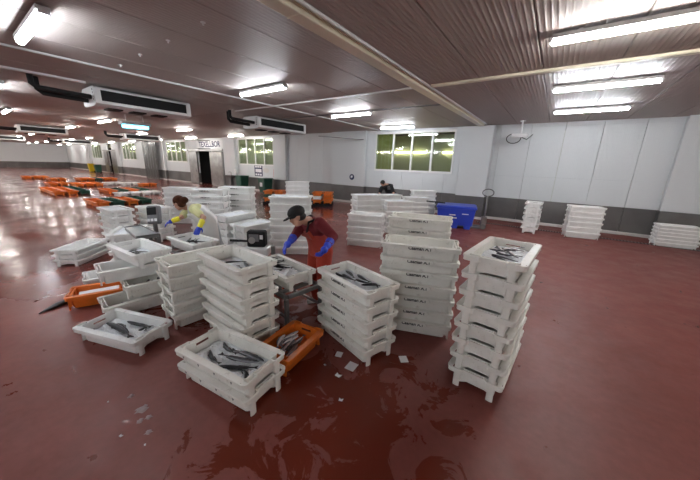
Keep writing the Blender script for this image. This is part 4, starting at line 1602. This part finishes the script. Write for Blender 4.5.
def build_woman():
    hip = dep(208, 221.5, 5.28)
    root = empty('person', (hip.x, hip.y, 0))
    tag(root, 'person with brown hair tied back, pale yellow shirt, white apron and blue gloves', 'person')
    neck = dep(187.5, 208.2, 5.10)
    head = dep(178.8, 203.5, 5.02)
    chest = hip.lerp(neck, .68) + Vector((.02, .03, .05))
    belly = hip.lerp(neck, .33) + Vector((.01, .02, .05))
    right = Vector((.70, .71, 0))
    shN = dep(194.5, 210, 4.98)
    elN = dep(203.8, 217.5, 4.90)
    wrN = dep(200.2, 225.8, 4.80)
    haN = dep(196.8, 232.3, 4.75)
    shF = dep(186, 212.5, 5.15)
    elF = dep(181.5, 217.2, 5.02)
    wrF = dep(173.5, 220.6, 4.95)
    haF = dep(168, 222.8, 4.92)
    # orient across-shoulder axis from the two shoulders
    right = (shN-shF)
    right.z *= .3
    right = right.normalized()
    hl = [hip + right*s*.09 for s in (-1, 1)]
    foot = [Vector((hip.x+s*.10+.02, hip.y+s*.04+.22, 0)) for s in (-1, 1)]
    knee = [(hl[i]+foot[i])/2 + Vector((-.04, -.02, .03)) for i in (0, 1)]
    face = Vector((-.80, -.42, -.55))
    upv = Vector((-.45, -.15, .85))
    b = MB()
    f_, r_, u_ = head_mesh(b, head, face, upv, .97)
    limb(b, [neck, head-u_*.05-f_*.02], [.05, .048])
    b.tube([hip-Vector((0, 0, .06)), hip, belly, chest, chest.lerp(neck, .6), neck], [(.15, .11), (.16, .12), (.13, .10), (.15, .11), (.11, .08), (.052, .052)], 16, flat=right)
    limb(b, [chest.lerp(neck, .4), shN, elN, wrN], [.06, .050, .042, .027])
    limb(b, [chest.lerp(neck, .4), shF, elF, wrF], [.06, .050, .042, .027])
    for i in (0, 1):
        limb(b, [hl[i], knee[i], foot[i]+Vector((0, 0, .09))], [.085, .058, .04])
    hand_mesh(b, wrN, haN-wrN, Vector((-.6, .4, -.3)), .85, .5, 1)
    hand_mesh(b, wrF, haF-wrF, Vector((0, 0, -1)), .85, .4, -1)
    remeshed('body', b, 'skin', .011, root, 2)
    eyes(root, head, f_, r_, u_, .97)
    A = (f_, r_, u_)
    h = MB()
    h.ball(head+u_*.045-f_*.028, (.098, .092, .092), 16, 12, A)
    h.ball(head-f_*.05-u_*.03, (.065, .082, .07), 14, 10, A)
    h.ball(head-f_*.140-u_*.005, (.06, .06, .06), 14, 10, A)
    h.ball(head-f_*.10+u_*.0, (.05, .045, .045), 12, 8, A)
    remeshed('hair', h, 'hair_brown', .010, root, 1)
    t = MB()
    t.tube([belly.lerp(hip, .6), belly, chest, chest.lerp(neck, .6), neck-(neck-chest)*.15], [(.155, .13), (.145, .115), (.165, .125), (.125, .095), (.068, .068)], 16, flat=right)
    limb(t, [chest.lerp(neck, .4), shN, shN.lerp(elN, .62)], [.085, .072, .066])
    limb(t, [chest.lerp(neck, .4), shF, shF.lerp(elF, .62)], [.085, .072, .066])
    remeshed('shirt', t, 'tee', .013, root, 3)
    # apron: front shell over chest and legs
    sp_ = (neck-hip).normalized()
    fd = right.cross(sp_).normalized()
    if fd.z > 0:
        fd = -fd
    ap = MB()
    rows = []
    for c_, wid, push, thick in ((chest.lerp(neck, .55), .10, .125, .05), (chest.lerp(neck, .25), .18, .16, .07), (chest, .20, .165, .07), (belly, .20, .165, .10), (hip, .225, .18, .16), (hip-Vector((0, 0, .25)), .22, .16, .14), (hip-Vector((-.0, 0, .55)), .22, .16, .10)):
        rows.append((c_, wid, push, thick))
    loops = []
    for c_, wid, push, thick in rows:
        fdl = fd if c_.z > hip.z-.01 else Vector((-.88, -.47, 0))
        lp_ = []
        for k in range(9):
            a = math.radians(-132+33*k)
            lp_.append(c_ + fdl*(push*math.cos(a)+.01) + right*(wid*math.sin(a)))
        for k in range(8, -1, -1):
            a = math.radians(-132+33*k)
            lp_.append(c_ + fdl*((push-.012)*math.cos(a)+.01) + right*((wid-.012)*math.sin(a)))
        loops.append(lp_)
    ap.loft(loops)
    free_part('apron', ap, 'apron', root)
    for s in (-1, 1):
        st_ = MB().tube([chest.lerp(neck, .45)+fd*.11+right*s*.07, neck+right*s*.075+Vector((0, 0, .035)), neck.lerp(chest, .35)-fd*.09+right*s*.08, belly-fd*.13+right*s*.02], [(.008, .048)]*4, 8)
        free_part('strap', st_, 'apron', root)
    tr = MB()
    tr.tube([hip-Vector((0, 0, .08)), hip+Vector((0, 0, .0)), hip.lerp(belly, .6)], [(.18, .14), (.185, .15), (.155, .125)], 16, flat=right)
    for i in (0, 1):
        limb(tr, [hl[i], knee[i], foot[i]+Vector((0, 0, .10))], [.115, .085, .07])
    remeshed('trousers', tr, 'trouser', .014, root, 3)
    for w_, h_, pn, th, el in ((wrN, haN, Vector((-.6, .4, -.3)), 1, elN), (wrF, haF, Vector((0, 0, -1)), -1, elF)):
        g = MB()
        hand_mesh(g, w_, h_-w_, pn, 1.1, .5, th)
        g.ball(w_+(h_-w_)*.45, .038, 12, 8)
        remeshed('glove', g, 'glove_blue', .007, root, 2)
        cu = MB()
        limb(cu, [w_.lerp(el, .50), w_.lerp(h_, .12)], [.050, .040])
        remeshed('glove_cuff', cu, 'glove_yellow', .009, root, 2)
    for i in (0, 1):
        bt = MB()
        limb(bt, [foot[i]+Vector((0, 0, .30)), foot[i]+Vector((0, 0, .07))], [.07, .058])
        bt.tube([foot[i]+Vector((.04, .02, .045)), foot[i]+Vector((-.14, -.07, .04))], [(.044, .046), (.033, .042)], 12, flat=(0, 0, 1))
        remeshed('boot', bt, 'boot', .012, root, 2)


build_woman()


def build_third():
    D = 11.2
    hip = dep(391, 196, D+.25)
    hip.z = .90
    root = empty('person', (hip.x, hip.y, 0))
    tag(root, 'person with black hair and black printed shirt bending over the far white boxes', 'person')
    neck = dep(386.5, 184.8, D)
    head = dep(383, 183.6, D-.12)
    head = head if head.z > 1.0 else head
    right = Vector((.82, .57, 0))
    chest = hip.lerp(neck, .68) + Vector((.0, .03, .04))
    belly = hip.lerp(neck, .33)
    shL, elL, wrL = dep(391.5, 187, D), dep(393.5, 193, D-.05), dep(392, 199, D-.15)
    shR, elR, wrR = dep(381.5, 188, D-.1), dep(379.5, 193.5, D-.15), dep(378.5, 199, D-.25)
    face = Vector((-.1, -.6, -.8))
    upv = Vector((-.25, -.5, .6))
    hl = [hip+right*s*.1 for s in (-1, 1)]
    foot = [Vector((hip.x, hip.y, 0))+right*s*.14 for s in (-1, 1)]
    b = MB()
    f_, r_, u_ = head_mesh(b, head, face, upv)
    limb(b, [neck, head-u_*.04], [.06, .055])
    b.tube([hip-Vector((0, 0, .06)), hip, belly, chest, neck], [(.15, .11), (.17, .12), (.16, .11), (.18, .12), (.07, .07)], 14, flat=right)
    limb(b, [chest.lerp(neck, .4), shL, elL, wrL], [.07, .05, .042, .03])
    limb(b, [chest.lerp(neck, .4), shR, elR, wrR], [.07, .05, .042, .03])
    for i in (0, 1):
        limb(b, [hl[i], (hl[i]+foot[i])/2, foot[i]+Vector((0, 0, .08))], [.09, .06, .045])
    hand_mesh(b, wrL, Vector((0, -.3, -1)), Vector((-1, 0, 0)), 1, .5, 1)
    hand_mesh(b, wrR, Vector((0, -.3, -1)), Vector((1, 0, 0)), 1, .5, -1)
    remeshed('body', b, 'skin', .014, root, 2)
    eyes(root, head, f_, r_, u_)
    h = MB()
    h.ball(head+u_*.035-f_*.02, (.105, .09, .10), 14, 10, (f_, r_, u_))
    free_part('hair', h, 'hair_black', root)
    t = MB()
    t.tube([hip, belly, chest, neck-(neck-chest)*.15], [(.18, .135), (.18, .13), (.20, .14), (.09, .09)], 14, flat=right)
    limb(t, [chest.lerp(neck, .4), shL, shL.lerp(elL, .7)], [.10, .08, .07])
    limb(t, [chest.lerp(neck, .4), shR, shR.lerp(elR, .7)], [.10, .08, .07])
    remeshed('shirt', t, 'black_cloth', .016, root, 3)
    pr = MB()
    c_ = chest + Vector((-.12, -.15, -.06))
    e1 = right
    e2 = Vector((0, 0, 1))
    e3 = Vector((.57, -.82, 0))
    c_ = chest.lerp(belly, .3)+e3*.155
    for zz, ww in ((.05, .09), (0, .10), (-.045, .07)):
        q0 = c_+e2*zz
        pr.add([q0-e1*ww, q0+e1*ww, q0+e1*ww+e2*.025, q0-e1*ww+e2*.025, q0-e1*ww-e3*.02, q0+e1*ww-e3*.02, q0+e1*ww+e2*.025-e3*.02, q0-e1*ww+e2*.025-e3*.02], [(0, 1, 2, 3), (7, 6, 5, 4), (0, 4, 5, 1), (2, 6, 7, 3), (0, 3, 7, 4), (1, 5, 6, 2)])
    free_part('shirt_print', pr, 'grey', root, False)
    tr = MB()
    tr.tube([hip-Vector((0, 0, .08)), hip, hip.lerp(belly, .5)], [(.17, .13), (.18, .135), (.17, .13)], 14, flat=right)
    for i in (0, 1):
        limb(tr, [hl[i], (hl[i]+foot[i])/2, foot[i]+Vector((0, 0, .08))], [.11, .085, .075])
    remeshed('trousers', tr, 'dark_trouser', .016, root, 2)
    for i in (0, 1):
        bt = MB()
        limb(bt, [foot[i]+Vector((0, 0, .22)), foot[i]+Vector((0, 0, .065))], [.075, .06])
        bt.tube([foot[i]+Vector((0, .05, .045)), foot[i]+Vector((0, -.16, .04))], [(.044, .048), (.035, .045)], 10, flat=(0, 0, 1))
        remeshed('boot', bt, 'boot', .014, root, 2)


build_third()
